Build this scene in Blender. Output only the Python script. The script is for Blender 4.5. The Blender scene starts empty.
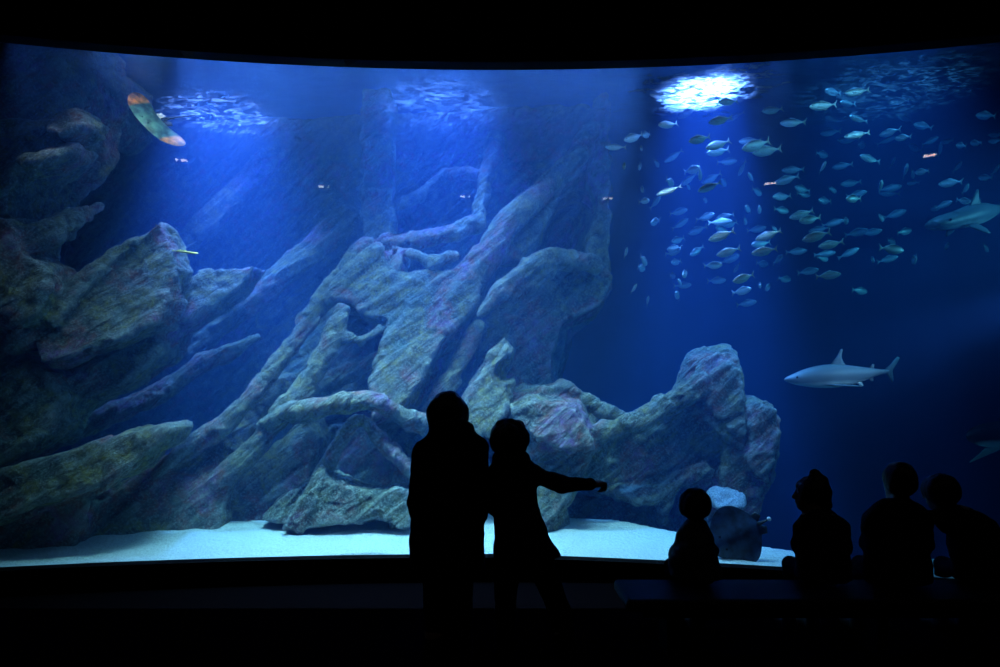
import bpy, math, random
import numpy as np
from mathutils import Vector, Matrix

C = bpy.context.scene.collection
rng = np.random.default_rng(7)
random.seed(7)

# ------------------------------------------------------------------ camera geometry (1000 x 667 frame)
F = 700.0
CAMZ = 1.48
def at(px, py, Y):
    """point of the hall at depth Y metres that the photograph shows at (px, py)"""
    return np.array([(px - 500.0) / F * Y, Y, CAMZ + (397.0 - py) / F * Y])
def m_at(n, Y):
    return n / F * Y

# ------------------------------------------------------------------ object helpers
def mesh_from(name, verts, faces, mat=None, parent=None, smooth=True):
    me = bpy.data.meshes.new(name)
    verts = np.asarray(verts, np.float32)
    if isinstance(faces, np.ndarray) and faces.ndim == 2:
        k = faces.shape[1]; n = len(faces)
        me.vertices.add(len(verts)); me.vertices.foreach_set('co', verts.ravel())
        me.loops.add(n * k); me.loops.foreach_set('vertex_index', faces.astype(np.int32).ravel())
        me.polygons.add(n)
        me.polygons.foreach_set('loop_start', np.arange(0, n * k, k, dtype=np.int32))
        me.update(calc_edges=True)
    else:
        me.from_pydata([tuple(map(float, v)) for v in verts], [], [tuple(int(i) for i in f) for f in faces])
        me.update()
    me.validate()
    if smooth:
        me.polygons.foreach_set('use_smooth', np.ones(len(me.polygons), dtype=bool))
    if mat is not None:
        me.materials.append(mat)
    o = bpy.data.objects.new(name, me)
    C.objects.link(o)
    if parent is not None:
        o.parent = parent
    return o

def tag(o, label=None, cat=None, group=None, kind=None):
    if label: o['label'] = label
    if cat: o['category'] = cat
    if group: o['group'] = group
    if kind: o['kind'] = kind
    return o

def empty(name, loc=(0, 0, 0), label=None, cat=None, group=None):
    o = bpy.data.objects.new(name, None)
    o.empty_display_size = 0.1
    o.location = loc
    C.objects.link(o)
    return tag(o, label, cat, group)

def box(name, lo, hi, mat, parent=None, bevel=0.0):
    x0, y0, z0 = lo; x1, y1, z1 = hi
    v = [(x0,y0,z0),(x1,y0,z0),(x1,y1,z0),(x0,y1,z0),(x0,y0,z1),(x1,y0,z1),(x1,y1,z1),(x0,y1,z1)]
    f = [(0,3,2,1),(4,5,6,7),(0,1,5,4),(1,2,6,5),(2,3,7,6),(3,0,4,7)]
    o = mesh_from(name, v, f, mat, parent, smooth=False)
    if bevel:
        b = o.modifiers.new('bevel', 'BEVEL'); b.width = bevel; b.segments = 3
    return o

# ------------------------------------------------------------------ vectorised gradient noise
_perm = rng.permutation(256).astype(np.int32)
_perm = np.concatenate([_perm, _perm, _perm])
_g = rng.normal(size=(256, 3)); _g /= np.linalg.norm(_g, axis=1, keepdims=True); _g = _g.astype(np.float32)
def noise(p, seed=0.0):
    p = np.asarray(p, np.float32) + np.float32(seed) * np.float32(17.31)
    i = np.floor(p).astype(np.int32); f = p - i
    i &= 255
    u = f * f * f * (f * (f * 6 - 15) + 10)
    out = 0
    for dx in (0, 1):
        for dy in (0, 1):
            for dz in (0, 1):
                h = _perm[_perm[_perm[(i[..., 0] + dx) & 255] + ((i[..., 1] + dy) & 255)] + ((i[..., 2] + dz) & 255)]
                g = _g[h]
                d = g[..., 0] * (f[..., 0] - dx) + g[..., 1] * (f[..., 1] - dy) + g[..., 2] * (f[..., 2] - dz)
                w = (u[..., 0] if dx else 1 - u[..., 0]) * (u[..., 1] if dy else 1 - u[..., 1]) * (u[..., 2] if dz else 1 - u[..., 2])
                out = out + d * w
    return out * 1.5
def fbm(p, octaves=4, seed=0.0, gain=0.5):
    a, s, out = 1.0, 1.0, 0
    for k in range(octaves):
        out = out + a * noise(p * s, seed + k * 3.7); a *= gain; s *= 2.03
    return out

# ------------------------------------------------------------------ solid modelling on a grid: distance shapes -> one closed surface
def smin(a, b, k):
    if k <= 0: return np.minimum(a, b)
    h = np.clip(0.5 + 0.5 * (b - a) / k, 0, 1)
    return b * (1 - h) + a * h - k * h * (1 - h)

class Field:
    def __init__(s, lo, hi, h):
        s.lo = np.array(lo, np.float32); s.h = h
        s.n = np.ceil((np.array(hi) - s.lo) / h).astype(int) + 1
        s.f = np.full(s.n, 0.5, np.float32)
    def region(s, lo, hi, m):
        a = np.clip(np.floor((np.asarray(lo) - m - s.lo) / s.h).astype(int), 0, s.n)
        b = np.clip(np.ceil((np.asarray(hi) + m - s.lo) / s.h).astype(int) + 1, 0, s.n)
        if np.any(b <= a): return None, None
        sl = tuple(slice(x, y) for x, y in zip(a, b))
        ax = [s.lo[i] + s.h * np.arange(a[i], b[i], dtype=np.float32) for i in range(3)]
        P = np.stack(np.meshgrid(*ax, indexing='ij'), -1)
        return sl, P
    def add(s, lo, hi, fn, k=0.05, m=None):
        sl, P = s.region(lo, hi, (k + 3 * s.h) if m is None else m)
        if sl is None: return
        s.f[sl] = smin(s.f[sl], fn(P).astype(np.float32), k)
    def cut(s, lo, hi, fn, k=0.03):
        sl, P = s.region(lo, hi, k + 3 * s.h)
        if sl is None: return
        s.f[sl] = -smin(-s.f[sl], fn(P).astype(np.float32), k)
    # --- primitives
    def cone(s, a, b, ra, rb, k=0.05, sc=(1, 1, 1)):
        a = np.asarray(a, np.float32); b = np.asarray(b, np.float32); sc = np.asarray(sc, np.float32)
        r = max(ra, rb) / sc.min()
        def fn(P):
            q = (P - a) * sc; d = (b - a) * sc
            t = np.clip((q @ d) / max(float(d @ d), 1e-9), 0, 1)
            return (np.linalg.norm(q - t[..., None] * d, axis=-1) - (ra + (rb - ra) * t)) / sc.max()
        s.add(np.minimum(a, b) - r, np.maximum(a, b) + r, fn, k)
    def chain(s, pts, k=0.05, sc=(1, 1, 1)):
        for (p, r), (q, r2) in zip(pts[:-1], pts[1:]):
            s.cone(p, q, r, r2, k, sc)
    def ell(s, c, r, k=0.05, rot=None, cut=False):
        c = np.asarray(c, np.float32); r = np.asarray(r, np.float32)
        R = None if rot is None else np.array(rot, np.float32)
        def fn(P):
            q = P - c
            if R is not None: q = q @ R          # world -> local
            n = np.linalg.norm(q / r, axis=-1)
            n2 = np.linalg.norm(q / (r * r), axis=-1) + 1e-6
            return n * (n - 1) / n2
        (s.cut if cut else s.add)(c - r.max(), c + r.max(), fn, k)
    def mesh(s):
        f = s.f.copy()
        for ax in range(3):                      # close the solid at the grid's border
            sl = [slice(None)] * 3
            for e in (0, -1):
                sl[ax] = e; f[tuple(sl)] = np.maximum(f[tuple(sl)], 0.01)
        ins = f < 0
        nx, ny, nz = f.shape
        cnt = np.zeros((nx - 1, ny - 1, nz - 1), np.uint8)
        for dx in (0, 1):
            for dy in (0, 1):
                for dz in (0, 1):
                    cnt += ins[dx:nx - 1 + dx, dy:ny - 1 + dy, dz:nz - 1 + dz]
        act = (cnt > 0) & (cnt < 8)
        idx = np.argwhere(act)
        ids = np.full(act.shape, -1, np.int32); ids[act] = np.arange(len(idx))
        val = {}
        for dx in (0, 1):
            for dy in (0, 1):
                for dz in (0, 1):
                    val[dx, dy, dz] = f[idx[:, 0] + dx, idx[:, 1] + dy, idx[:, 2] + dz]
        acc = np.zeros((len(idx), 3), np.float32); w = np.zeros(len(idx), np.float32)
        for c0 in val:
            for ax in range(3):
                if c0[ax]: continue
                c1 = list(c0); c1[ax] = 1; c1 = tuple(c1)
                a, b = val[c0], val[c1]
                x = (a < 0) != (b < 0)
                t = np.where(x, a / np.where(x, a - b, 1), 0)
                p = np.tile(np.array(c0, np.float32), (len(idx), 1)); p[:, ax] = t
                acc += p * x[:, None]; w += x
        V = (acc / w[:, None] + idx) * s.h + s.lo
        Q = []
        for ax in range(3):
            a = [slice(None)] * 3; b = [slice(None)] * 3
            a[ax] = slice(0, -1); b[ax] = slice(1, None)
            A, B = ins[tuple(a)], ins[tuple(b)]
            o1, o2 = [(1, 2), (2, 0), (0, 1)][ax]
            e = np.argwhere(A != B)
            e = e[(e[:, o1] > 0) & (e[:, o2] > 0) & (e[:, o1] < f.shape[o1] - 1) & (e[:, o2] < f.shape[o2] - 1)]
            def cell(d1, d2):
                c = e.copy(); c[:, o1] -= d1; c[:, o2] -= d2
                return ids[c[:, 0], c[:, 1], c[:, 2]]
            q = np.stack([cell(1, 1), cell(0, 1), cell(0, 0), cell(1, 0)], 1)
            fl = ~A[e[:, 0], e[:, 1], e[:, 2]]
            q[fl] = q[fl][:, ::-1]
            Q.append(q)
        Q = np.concatenate(Q)
        return V, Q

def normals(V, Q):
    n = np.cross(V[Q[:, 2]] - V[Q[:, 0]], V[Q[:, 3]] - V[Q[:, 1]])
    N = np.zeros_like(V)
    for j in range(4):
        for ax in range(3):
            N[:, ax] += np.bincount(Q[:, j], weights=n[:, ax], minlength=len(V))
    return N / (np.linalg.norm(N, axis=1, keepdims=True) + 1e-9)

def relax(V, Q, it=1, amt=0.5):
    for _ in range(it):
        S = np.zeros_like(V); W = np.zeros(len(V))
        for j in range(4):
            k = Q[:, (j + 1) % 4]; i = Q[:, j]
            for ax in range(3):
                S[:, ax] += np.bincount(i, weights=V[k, ax], minlength=len(V)) + np.bincount(k, weights=V[i, ax], minlength=len(V))
            W += np.bincount(i, minlength=len(V)) + np.bincount(k, minlength=len(V))
        V = V + amt * (S / np.maximum(W, 1)[:, None] - V)
    return V.astype(np.float32)

# ------------------------------------------------------------------ lofts (fish, sharks)
def crom(x, xs, ys):
    """smooth interpolation through control points"""
    xs = np.asarray(xs, float); ys = np.asarray(ys, float)
    m = np.gradient(ys, xs)
    i = np.clip(np.searchsorted(xs, x) - 1, 0, len(xs) - 2)
    h = xs[i + 1] - xs[i]; t = np.clip((x - xs[i]) / h, 0, 1)
    return ((2*t**3 - 3*t**2 + 1) * ys[i] + (t**3 - 2*t**2 + t) * h * m[i] + (-2*t**3 + 3*t**2) * ys[i+1] + (t**3 - t**2) * h * m[i+1])

def loft(sec, n=28, seg=18, bend=0.0, expo=2.0):
    """sec rows: x, half width, top z, bottom z (x runs from the tail to the nose)"""
    sec = np.array(sec, float)
    x = sec[0, 0] + (sec[-1, 0] - sec[0, 0]) * (0.5 - 0.5 * np.cos(np.linspace(0, math.pi, n)))
    w = np.maximum(crom(x, sec[:, 0], sec[:, 1]), 0.002 * abs(sec[-1, 0] - sec[0, 0]))
    zt = crom(x, sec[:, 0], sec[:, 2]); zb = crom(x, sec[:, 0], sec[:, 3])
    a = np.linspace(0, 2 * math.pi, seg, endpoint=False)
    c, s_ = np.cos(a), np.sin(a)
    c = np.sign(c) * np.abs(c) ** (2 / expo); s_ = np.sign(s_) * np.abs(s_) ** (2 / expo)
    V, Fc = [], []
    for i in range(n):
        zc = (zt[i] + zb[i]) / 2; zr = max((zt[i] - zb[i]) / 2, 0.002)
        yb = bend * ((x[i] - sec[-1, 0]) / (sec[0, 0] - sec[-1, 0])) ** 2
        for j in range(seg):
            V.append((x[i], w[i] * c[j] + yb, zc + zr * s_[j]))
    for i in range(n - 1):
        for j in range(seg):
            k = (j + 1) % seg
            Fc.append((i*seg + j, i*seg + k, (i+1)*seg + k, (i+1)*seg + j))
    Fc.append(tuple(range(seg - 1, -1, -1))); Fc.append(tuple((n-1)*seg + j for j in range(seg)))
    return V, Fc

def fin(outline, thick, axis=1, sub=3):
    """a fin from its outline [(u, v)...] in the XZ plane (axis=1) or the XY plane (axis=2): lens-shaped, thin at the rim"""
    P = np.array(outline, float); n = len(P)
    c = P.mean(0)
    V = []; Fc = []
    rings = [(1.0, 0.0), (0.72, 0.7), (0.35, 1.0)]
    def put(p, t):
        V.append((p[0], t, p[1]) if axis == 1 else (p[0], p[1], t))
    for side in (1, -1):
        base = len(V)
        for s, t in rings:
            for p in P: put(c + (p - c) * s, side * t * thick / 2 + side * 0.0005)
        put(c, side * thick / 2)
        for r in range(2):
            for i in range(n):
                j = (i + 1) % n
                q = [base + r*n + i, base + r*n + j, base + (r+1)*n + j, base + (r+1)*n + i]
                Fc.append(q if side > 0 else q[::-1])
        for i in range(n):
            j = (i + 1) % n
            q = [base + 2*n + i, base + 2*n + j, base + 3*n]
            Fc.append(q if side > 0 else q[::-1])
    half = 3 * n + 1
    for i in range(n):
        j = (i + 1) % n
        Fc.append((j, i, half + i, half + j))
    return V, Fc
# ------------------------------------------------------------------ materials
def new_mat(name):
    m = bpy.data.materials.new(name); m.use_nodes = True
    nt = m.node_tree; nt.nodes.clear()
    out = nt.nodes.new('ShaderNodeOutputMaterial')
    return m, nt, out
def nd(nt, kind, **kw):
    n = nt.nodes.new(kind)
    for k, v in kw.items():
        if k.startswith('i_'):
            n.inputs[k[2:].replace('_', ' ')].default_value = v
        else: setattr(n, k, v)
    return n
def ramp(nt, stops, interp='LINEAR'):
    r = nt.nodes.new('ShaderNodeValToRGB'); r.color_ramp.interpolation = interp
    e = r.color_ramp.elements
    while len(e) < len(stops): e.new(0.5)
    for el, (p, c) in zip(e, stops):
        el.position = p; el.color = (*c, 1) if len(c) == 3 else c
    return r

def plain(name, col, rough=0.8, spec=0.2, noise_amt=0.25, scale=30, bump=0.0):
    m, nt, out = new_mat(name)
    b = nd(nt, 'ShaderNodeBsdfPrincipled'); b.inputs['Roughness'].default_value = rough
    b.inputs['Specular IOR Level'].default_value = spec
    tc = nd(nt, 'ShaderNodeTexCoord'); nz = nd(nt, 'ShaderNodeTexNoise'); nz.inputs['Scale'].default_value = scale
    nz.inputs['Detail'].default_value = 4
    nt.links.new(tc.outputs['Object'], nz.inputs['Vector'])
    r = ramp(nt, [(0.3, tuple(c * (1 - noise_amt) for c in col)), (0.7, tuple(min(1, c * (1 + noise_amt)) for c in col))])
    nt.links.new(nz.outputs['Fac'], r.inputs['Fac']); nt.links.new(r.outputs['Color'], b.inputs['Base Color'])
    if bump:
        bp = nd(nt, 'ShaderNodeBump'); bp.inputs['Strength'].default_value = bump; bp.inputs['Distance'].default_value = 0.01
        nt.links.new(nz.outputs['Fac'], bp.inputs['Height']); nt.links.new(bp.outputs['Normal'], b.inputs['Normal'])
    nt.links.new(b.outputs['BSDF'], out.inputs['Surface'])
    return m

def rock_mat(name, seed=0.0, warm=1.0, pale=1.0):
    m, nt, out = new_mat(name)
    L = nt.links.new
    b = nd(nt, 'ShaderNodeBsdfPrincipled'); b.inputs['Roughness'].default_value = 0.85; b.inputs['Specular IOR Level'].default_value = 0.15
    geo = nd(nt, 'ShaderNodeNewGeometry')
    # strata run up to the upper right: rotate so that they lie along one axis
    mp = nd(nt, 'ShaderNodeMapping'); mp.inputs['Rotation'].default_value = (0, math.radians(42), 0); mp.inputs['Location'].default_value = (seed, seed * 2, 0)
    L(geo.outputs['Position'], mp.inputs['Vector'])
    st = nd(nt, 'ShaderNodeMapping'); st.inputs['Scale'].default_value = (0.45, 1.2, 3.2)
    L(mp.outputs['Vector'], st.inputs['Vector'])
    def nz(vec, sc, det, rough=0.6, dist=0.0):
        n = nd(nt, 'ShaderNodeTexNoise'); n.inputs['Scale'].default_value = sc; n.inputs['Detail'].default_value = det
        n.inputs['Roughness'].default_value = rough; n.inputs['Distortion'].default_value = dist
        L(vec, n.inputs['Vector']); return n
    big = nz(mp.outputs['Vector'], 1.1, 3)
    strata = nz(st.outputs['Vector'], 2.6, 8, 0.62, 0.6)
    fine = nz(mp.outputs['Vector'], 9, 8, 0.7)
    speck = nz(mp.outputs['Vector'], 28, 5, 0.75)
    base = ramp(nt, [(0.36, (0.045, 0.05, 0.045)), (0.5, (0.13, 0.14, 0.12)), (0.66, (0.34, 0.35, 0.30))])
    L(strata.outputs['Fac'], base.inputs['Fac'])
    # encrusting stains and dispersed lamp light, both painted in as ochre, rust and mauve
    stain_light = ramp(nt, [(0.34, (0.13, 0.20, 0.15)), (0.44, (0.46, 0.36, 0.08)), (0.51, (0.20, 0.21, 0.18)), (0.57, (0.50, 0.15, 0.09)), (0.66, (0.48, 0.22, 0.52))])
    L(big.outputs['Fac'], stain_light.inputs['Fac'])
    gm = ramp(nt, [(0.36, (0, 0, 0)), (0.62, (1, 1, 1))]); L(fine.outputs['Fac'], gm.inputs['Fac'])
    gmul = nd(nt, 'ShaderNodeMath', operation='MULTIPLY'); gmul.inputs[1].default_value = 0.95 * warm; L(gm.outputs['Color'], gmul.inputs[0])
    mx = nd(nt, 'ShaderNodeMix', data_type='RGBA'); L(gmul.outputs[0], mx.inputs['Factor']); L(base.outputs['Color'], mx.inputs[6]); L(stain_light.outputs['Color'], mx.inputs[7])
    # pale crust on worn edges
    pt = ramp(nt, [(0.495, (0, 0, 0)), (0.56, (1, 1, 1))]); L(geo.outputs['Pointiness'], pt.inputs['Fac'])
    sp = ramp(nt, [(0.50, (0, 0, 0)), (0.60, (1, 1, 1))]); L(speck.outputs['Fac'], sp.inputs['Fac'])
    pm = nd(nt, 'ShaderNodeMath', operation='MULTIPLY'); L(pt.outputs['Color'], pm.inputs[0]); L(fine.outputs['Fac'], pm.inputs[1])
    pa = nd(nt, 'ShaderNodeMath', operation='MULTIPLY_ADD'); pa.inputs[1].default_value = 0.42; L(sp.outputs['Color'], pa.inputs[0]); L(pm.outputs[0], pa.inputs[2])
    ps = nd(nt, 'ShaderNodeMath', operation='MULTIPLY', use_clamp=True); ps.inputs[1].default_value = 0.9 * pale; L(pa.outputs[0], ps.inputs[0])
    mx2 = nd(nt, 'ShaderNodeMix', data_type='RGBA'); L(ps.outputs[0], mx2.inputs['Factor']); L(mx.outputs[2], mx2.inputs[6]); mx2.inputs[7].default_value = (0.62, 0.62, 0.56, 1)
    L(mx2.outputs[2], b.inputs['Base Color'])
    # cracks and layers
    h = nd(nt, 'ShaderNodeMath', operation='MULTIPLY_ADD'); h.inputs[1].default_value = 0.35; L(fine.outputs['Fac'], h.inputs[0]); L(strata.outputs['Fac'], h.inputs[2])
    h2 = nd(nt, 'ShaderNodeMath', operation='MULTIPLY_ADD'); h2.inputs[1].default_value = 0.12; L(speck.outputs['Fac'], h2.inputs[0]); L(h.outputs[0], h2.inputs[2])
    bp = nd(nt, 'ShaderNodeBump'); bp.inputs['Strength'].default_value = 1.0; bp.inputs['Distance'].default_value = 0.22
    L(h2.outputs[0], bp.inputs['Height']); L(bp.outputs['Normal'], b.inputs['Normal'])
    L(b.outputs['BSDF'], out.inputs['Surface'])
    return m

def two_tone(name, top, bottom, axis='Z', lo=-0.1, hi=0.1, rough=0.35, spec=0.5, metal=0.0, noise_scale=0, wob=0.0):
    """animal skin: colour changes from the belly to the back"""
    m, nt, out = new_mat(name); L = nt.links.new
    b = nd(nt, 'ShaderNodeBsdfPrincipled'); b.inputs['Roughness'].default_value = rough; b.inputs['Specular IOR Level'].default_value = spec; b.inputs['Metallic'].default_value = metal
    tc = nd(nt, 'ShaderNodeTexCoord'); sx = nd(nt, 'ShaderNodeSeparateXYZ'); L(tc.outputs['Object'], sx.inputs[0])
    mr = nd(nt, 'ShaderNodeMapRange'); mr.inputs['From Min'].default_value = lo; mr.inputs['From Max'].default_value = hi
    src = sx.outputs[axis]
    if wob:
        nz = nd(nt, 'ShaderNodeTexNoise'); nz.inputs['Scale'].default_value = noise_scale; L(tc.outputs['Object'], nz.inputs['Vector'])
        ma = nd(nt, 'ShaderNodeMath', operation='MULTIPLY_ADD'); ma.inputs[1].default_value = wob; L(nz.outputs['Fac'], ma.inputs[0]); L(src, ma.inputs[2]); src = ma.outputs[0]
    L(src, mr.inputs['Value'])
    mx = nd(nt, 'ShaderNodeMix', data_type='RGBA'); L(mr.outputs[0], mx.inputs['Factor']); mx.inputs[6].default_value = (*bottom, 1); mx.inputs[7].default_value = (*top, 1)
    L(mx.outputs[2], b.inputs['Base Color']); L(b.outputs['BSDF'], out.inputs['Surface'])
    return m

M = {}
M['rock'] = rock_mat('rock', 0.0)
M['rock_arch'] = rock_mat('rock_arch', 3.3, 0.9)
M['rock_grit'] = plain('white_grit', (0.34, 0.37, 0.42), 0.95, 0.1, 0.6, 60, 0.6)
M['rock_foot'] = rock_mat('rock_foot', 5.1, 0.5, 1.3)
M['black_paint'] = plain('black_paint', (0.006, 0.006, 0.007), 0.9, 0.05)
M['carpet'] = plain('dark_carpet', (0.003, 0.003, 0.004), 0.95, 0.0, 0.4, 120)
M['bench'] = plain('bench_vinyl', (0.010, 0.010, 0.012), 0.6, 0.2)
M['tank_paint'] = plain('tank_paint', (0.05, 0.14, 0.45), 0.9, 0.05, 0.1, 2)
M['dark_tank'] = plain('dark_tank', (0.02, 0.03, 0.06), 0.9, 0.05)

def sand_mat():
    m, nt, out = new_mat('sand'); L = nt.links.new
    b = nd(nt, 'ShaderNodeBsdfPrincipled'); b.inputs['Roughness'].default_value = 0.95; b.inputs['Specular IOR Level'].default_value = 0.1
    tc = nd(nt, 'ShaderNodeTexCoord')
    n = nd(nt, 'ShaderNodeTexNoise'); n.inputs['Scale'].default_value = 60; n.inputs['Detail'].default_value = 6; L(tc.outputs['Object'], n.inputs['Vector'])
    r = ramp(nt, [(0.3, (0.50, 0.49, 0.45)), (0.5, (0.74, 0.73, 0.68)), (0.7, (0.86, 0.85, 0.80))]); L(n.outputs['Fac'], r.inputs['Fac']); L(r.outputs['Color'], b.inputs['Base Color'])
    n2 = nd(nt, 'ShaderNodeTexNoise'); n2.inputs['Scale'].default_value = 18; n2.inputs['Detail'].default_value = 8; L(tc.outputs['Object'], n2.inputs['Vector'])
    bp = nd(nt, 'ShaderNodeBump'); bp.inputs['Strength'].default_value = 0.8; bp.inputs['Distance'].default_value = 0.04; L(n2.outputs['Fac'], bp.inputs['Height']); L(bp.outputs['Normal'], b.inputs['Normal'])
    L(b.outputs['BSDF'], out.inputs['Surface'])
    return m
M['sand'] = sand_mat()

def glass_mat(name, dry):
    m, nt, out = new_mat(name); L = nt.links.new
    t = nd(nt, 'ShaderNodeBsdfTransparent'); t.inputs[0].default_value = (0.975, 0.985, 1.0, 1)
    if not dry:
        L(t.outputs[0], out.inputs['Surface']); return m
    g = nd(nt, 'ShaderNodeBsdfGlossy'); g.inputs['Roughness'].default_value = 0.012
    fr = nd(nt, 'ShaderNodeFresnel'); fr.inputs['IOR'].default_value = 1.49
    mx = nd(nt, 'ShaderNodeMixShader'); L(fr.outputs[0], mx.inputs[0]); L(t.outputs[0], mx.inputs[1]); L(g.outputs[0], mx.inputs[2]); L(mx.outputs[0], out.inputs['Surface'])
    return m
M['glass'] = glass_mat('acrylic', True)
M['wet_glass'] = glass_mat('acrylic_against_water', False)

def water_mat(scatter, absorb):
    m, nt, out = new_mat('tank_water'); L = nt.links.new
    s = nd(nt, 'ShaderNodeVolumeScatter'); s.inputs['Color'].default_value = (*[c / max(scatter) for c in scatter], 1); s.inputs['Density'].default_value = max(scatter); s.inputs['Anisotropy'].default_value = 0.15
    a = nd(nt, 'ShaderNodeVolumeAbsorption'); mxa = max(absorb)
    a.inputs['Color'].default_value = (*[1 - c / mxa for c in absorb], 1); a.inputs['Density'].default_value = mxa
    ad = nd(nt, 'ShaderNodeAddShader'); L(s.outputs[0], ad.inputs[0]); L(a.outputs[0], ad.inputs[1]); L(ad.outputs[0], out.inputs['Volume'])
    return m
M['water'] = water_mat((0.010, 0.032, 0.105), (0.20, 0.062, 0.010))

WATER_Z = 6.15
def surface_mat():
    """the underside of the rippling water surface: mirror-like, letting the lamps through, with milky patches added as glints and a lamp pool"""
    m, nt, out = new_mat('water_surface'); L = nt.links.new
    geo = nd(nt, 'ShaderNodeNewGeometry')
    mp = nd(nt, 'ShaderNodeMapping'); mp.inputs['Scale'].default_value = (1.0, 1.8, 1.0); L(geo.outputs['Position'], mp.inputs['Vector'])
    n = nd(nt, 'ShaderNodeTexNoise'); n.inputs['Scale'].default_value = 5.0; n.inputs['Detail'].default_value = 9; n.inputs['Roughness'].default_value = 0.65; n.inputs['Distortion'].default_value = 1.2
    L(mp.outputs[0], n.inputs['Vector'])
    sparkle = ramp(nt, [(0.50, (0.0, 0.0, 0.0)), (0.72, (0.11, 0.11, 0.11))]); L(n.outputs['Fac'], sparkle.inputs['Fac'])  # milky speckles put in for the glints on the ripples
    # milky patch added so the lamp's bright pool shows on the surface
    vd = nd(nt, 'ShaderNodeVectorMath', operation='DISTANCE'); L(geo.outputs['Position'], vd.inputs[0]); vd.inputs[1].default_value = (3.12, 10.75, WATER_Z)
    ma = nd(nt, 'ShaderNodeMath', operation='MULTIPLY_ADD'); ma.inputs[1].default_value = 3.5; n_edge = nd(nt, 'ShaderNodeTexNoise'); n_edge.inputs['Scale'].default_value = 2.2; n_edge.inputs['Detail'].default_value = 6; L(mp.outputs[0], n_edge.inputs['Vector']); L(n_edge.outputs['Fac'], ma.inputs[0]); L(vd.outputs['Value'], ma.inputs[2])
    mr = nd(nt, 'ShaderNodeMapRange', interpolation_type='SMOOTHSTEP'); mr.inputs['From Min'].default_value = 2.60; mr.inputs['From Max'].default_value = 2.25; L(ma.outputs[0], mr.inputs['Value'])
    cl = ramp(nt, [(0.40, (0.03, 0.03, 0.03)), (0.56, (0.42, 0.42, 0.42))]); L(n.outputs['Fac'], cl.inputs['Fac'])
    lamp_pool = nd(nt, 'ShaderNodeMath', operation='MULTIPLY'); L(mr.outputs[0], lamp_pool.inputs[0]); L(cl.outputs['Color'], lamp_pool.inputs[1])
    fmax = nd(nt, 'ShaderNodeMath', operation='MAXIMUM'); L(sparkle.outputs['Color'], fmax.inputs[0]); L(lamp_pool.outputs[0], fmax.inputs[1])
    t = nd(nt, 'ShaderNodeBsdfTransparent'); t.inputs[0].default_value = (0.95, 0.98, 1, 1)
    g = nd(nt, 'ShaderNodeBsdfGlossy'); g.inputs['Roughness'].default_value = 0.06; g.inputs[0].default_value = (0.8, 0.85, 0.9, 1)
    tr = nd(nt, 'ShaderNodeBsdfTranslucent'); tr.inputs[0].default_value = (0.85, 0.92, 1, 1)
    bp = nd(nt, 'ShaderNodeBump'); bp.inputs['Strength'].default_value = 0.7; bp.inputs['Distance'].default_value = 0.05; L(n.outputs['Fac'], bp.inputs['Height'])
    L(bp.outputs['Normal'], g.inputs['Normal'])
    m1 = nd(nt, 'ShaderNodeMixShader'); m1.inputs[0].default_value = 0.45; L(t.outputs[0], m1.inputs[1]); L(g.outputs[0], m1.inputs[2])
    m2 = nd(nt, 'ShaderNodeMixShader'); L(fmax.outputs[0], m2.inputs[0]); L(m1.outputs[0], m2.inputs[1]); L(tr.outputs[0], m2.inputs[2])
    L(m2.outputs[0], out.inputs['Surface'])
    return m
M['surface'] = surface_mat()
# ------------------------------------------------------------------ the hall and the tank shell
RG = 25.9
def glass_y(X): return 9.0 - (RG - np.sqrt(RG * RG - np.asarray(X, float) ** 2))
GTOP = 5.787
def sill_z(X): return -0.585 - 0.030 * np.maximum(np.asarray(X, float), 0)
WATER = 6.15

def curved_wall(name, y_off0, y_off1, zlo, zhi, mat, kind=True, xs=np.linspace(-6.6, 6.6, 67)):
    """wall that follows the curve of the viewing panel; zlo/zhi may vary along it"""
    V = []; Fc = []
    for x in xs:
        y = float(glass_y(x)); a = float(zlo(x)); b = float(zhi(x))
        V += [(x, y + y_off0, a), (x, y + y_off0, b), (x, y + y_off1, b), (x, y + y_off1, a)]
    n = len(xs)
    for i in range(n - 1):
        p, q = 4 * i, 4 * (i + 1)
        for j in range(4):
            k = (j + 1) % 4
            Fc.append((p + j, q + j, q + k, p + k))
    Fc.append((0, 1, 2, 3)); Fc.append((4*(n-1)+3, 4*(n-1)+2, 4*(n-1)+1, 4*(n-1)))
    o = mesh_from(name, V, Fc, mat, smooth=False)
    if kind: tag(o, kind='structure')
    return o

def shell(name, lo, hi, mat):
    return tag(box(name, lo, hi, mat), kind='structure')

shell('floor', (-6.6, -4.0, -0.2), (6.6, 4.9, 0.0), M['carpet'])
shell('floor_lower', (-6.6, 4.9, -1.1), (6.6, 9.3, -0.9), M['carpet'])
shell('trim_step', (-6.6, 4.8, -0.9), (6.6, 4.9, -0.2), M['black_paint'])
curved_wall('wall_front', 0.0, 0.22, lambda x: -0.9, sill_z, M['black_paint'])
curved_wall('wall_above_window', 0.0, 0.22, lambda x: GTOP, lambda x: 9.5, M['black_paint'])
w = curved_wall('window_1', 0.02, 0.20, sill_z, lambda x: GTOP, M['glass'])
w.data.materials.append(M['wet_glass'])
for p_ in w.data.polygons:
    if p_.normal.y > -0.7 and abs(p_.normal.y) > 0.5 or abs(p_.normal.y) <= 0.5: p_.material_index = 1
shell('wall_left', (-6.8, -4.0, -1.1), (-6.6, 8.3, 6.6), M['black_paint'])
shell('wall_right', (6.6, -4.0, -1.1), (6.8, 8.3, 6.6), M['black_paint'])
shell('wall_back', (-6.8, -4.2, -1.1), (6.8, -4.0, 6.6), M['black_paint'])
shell('ceiling', (-6.8, -4.2, 6.6), (6.8, 9.0, 6.8), M['black_paint'])
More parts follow.
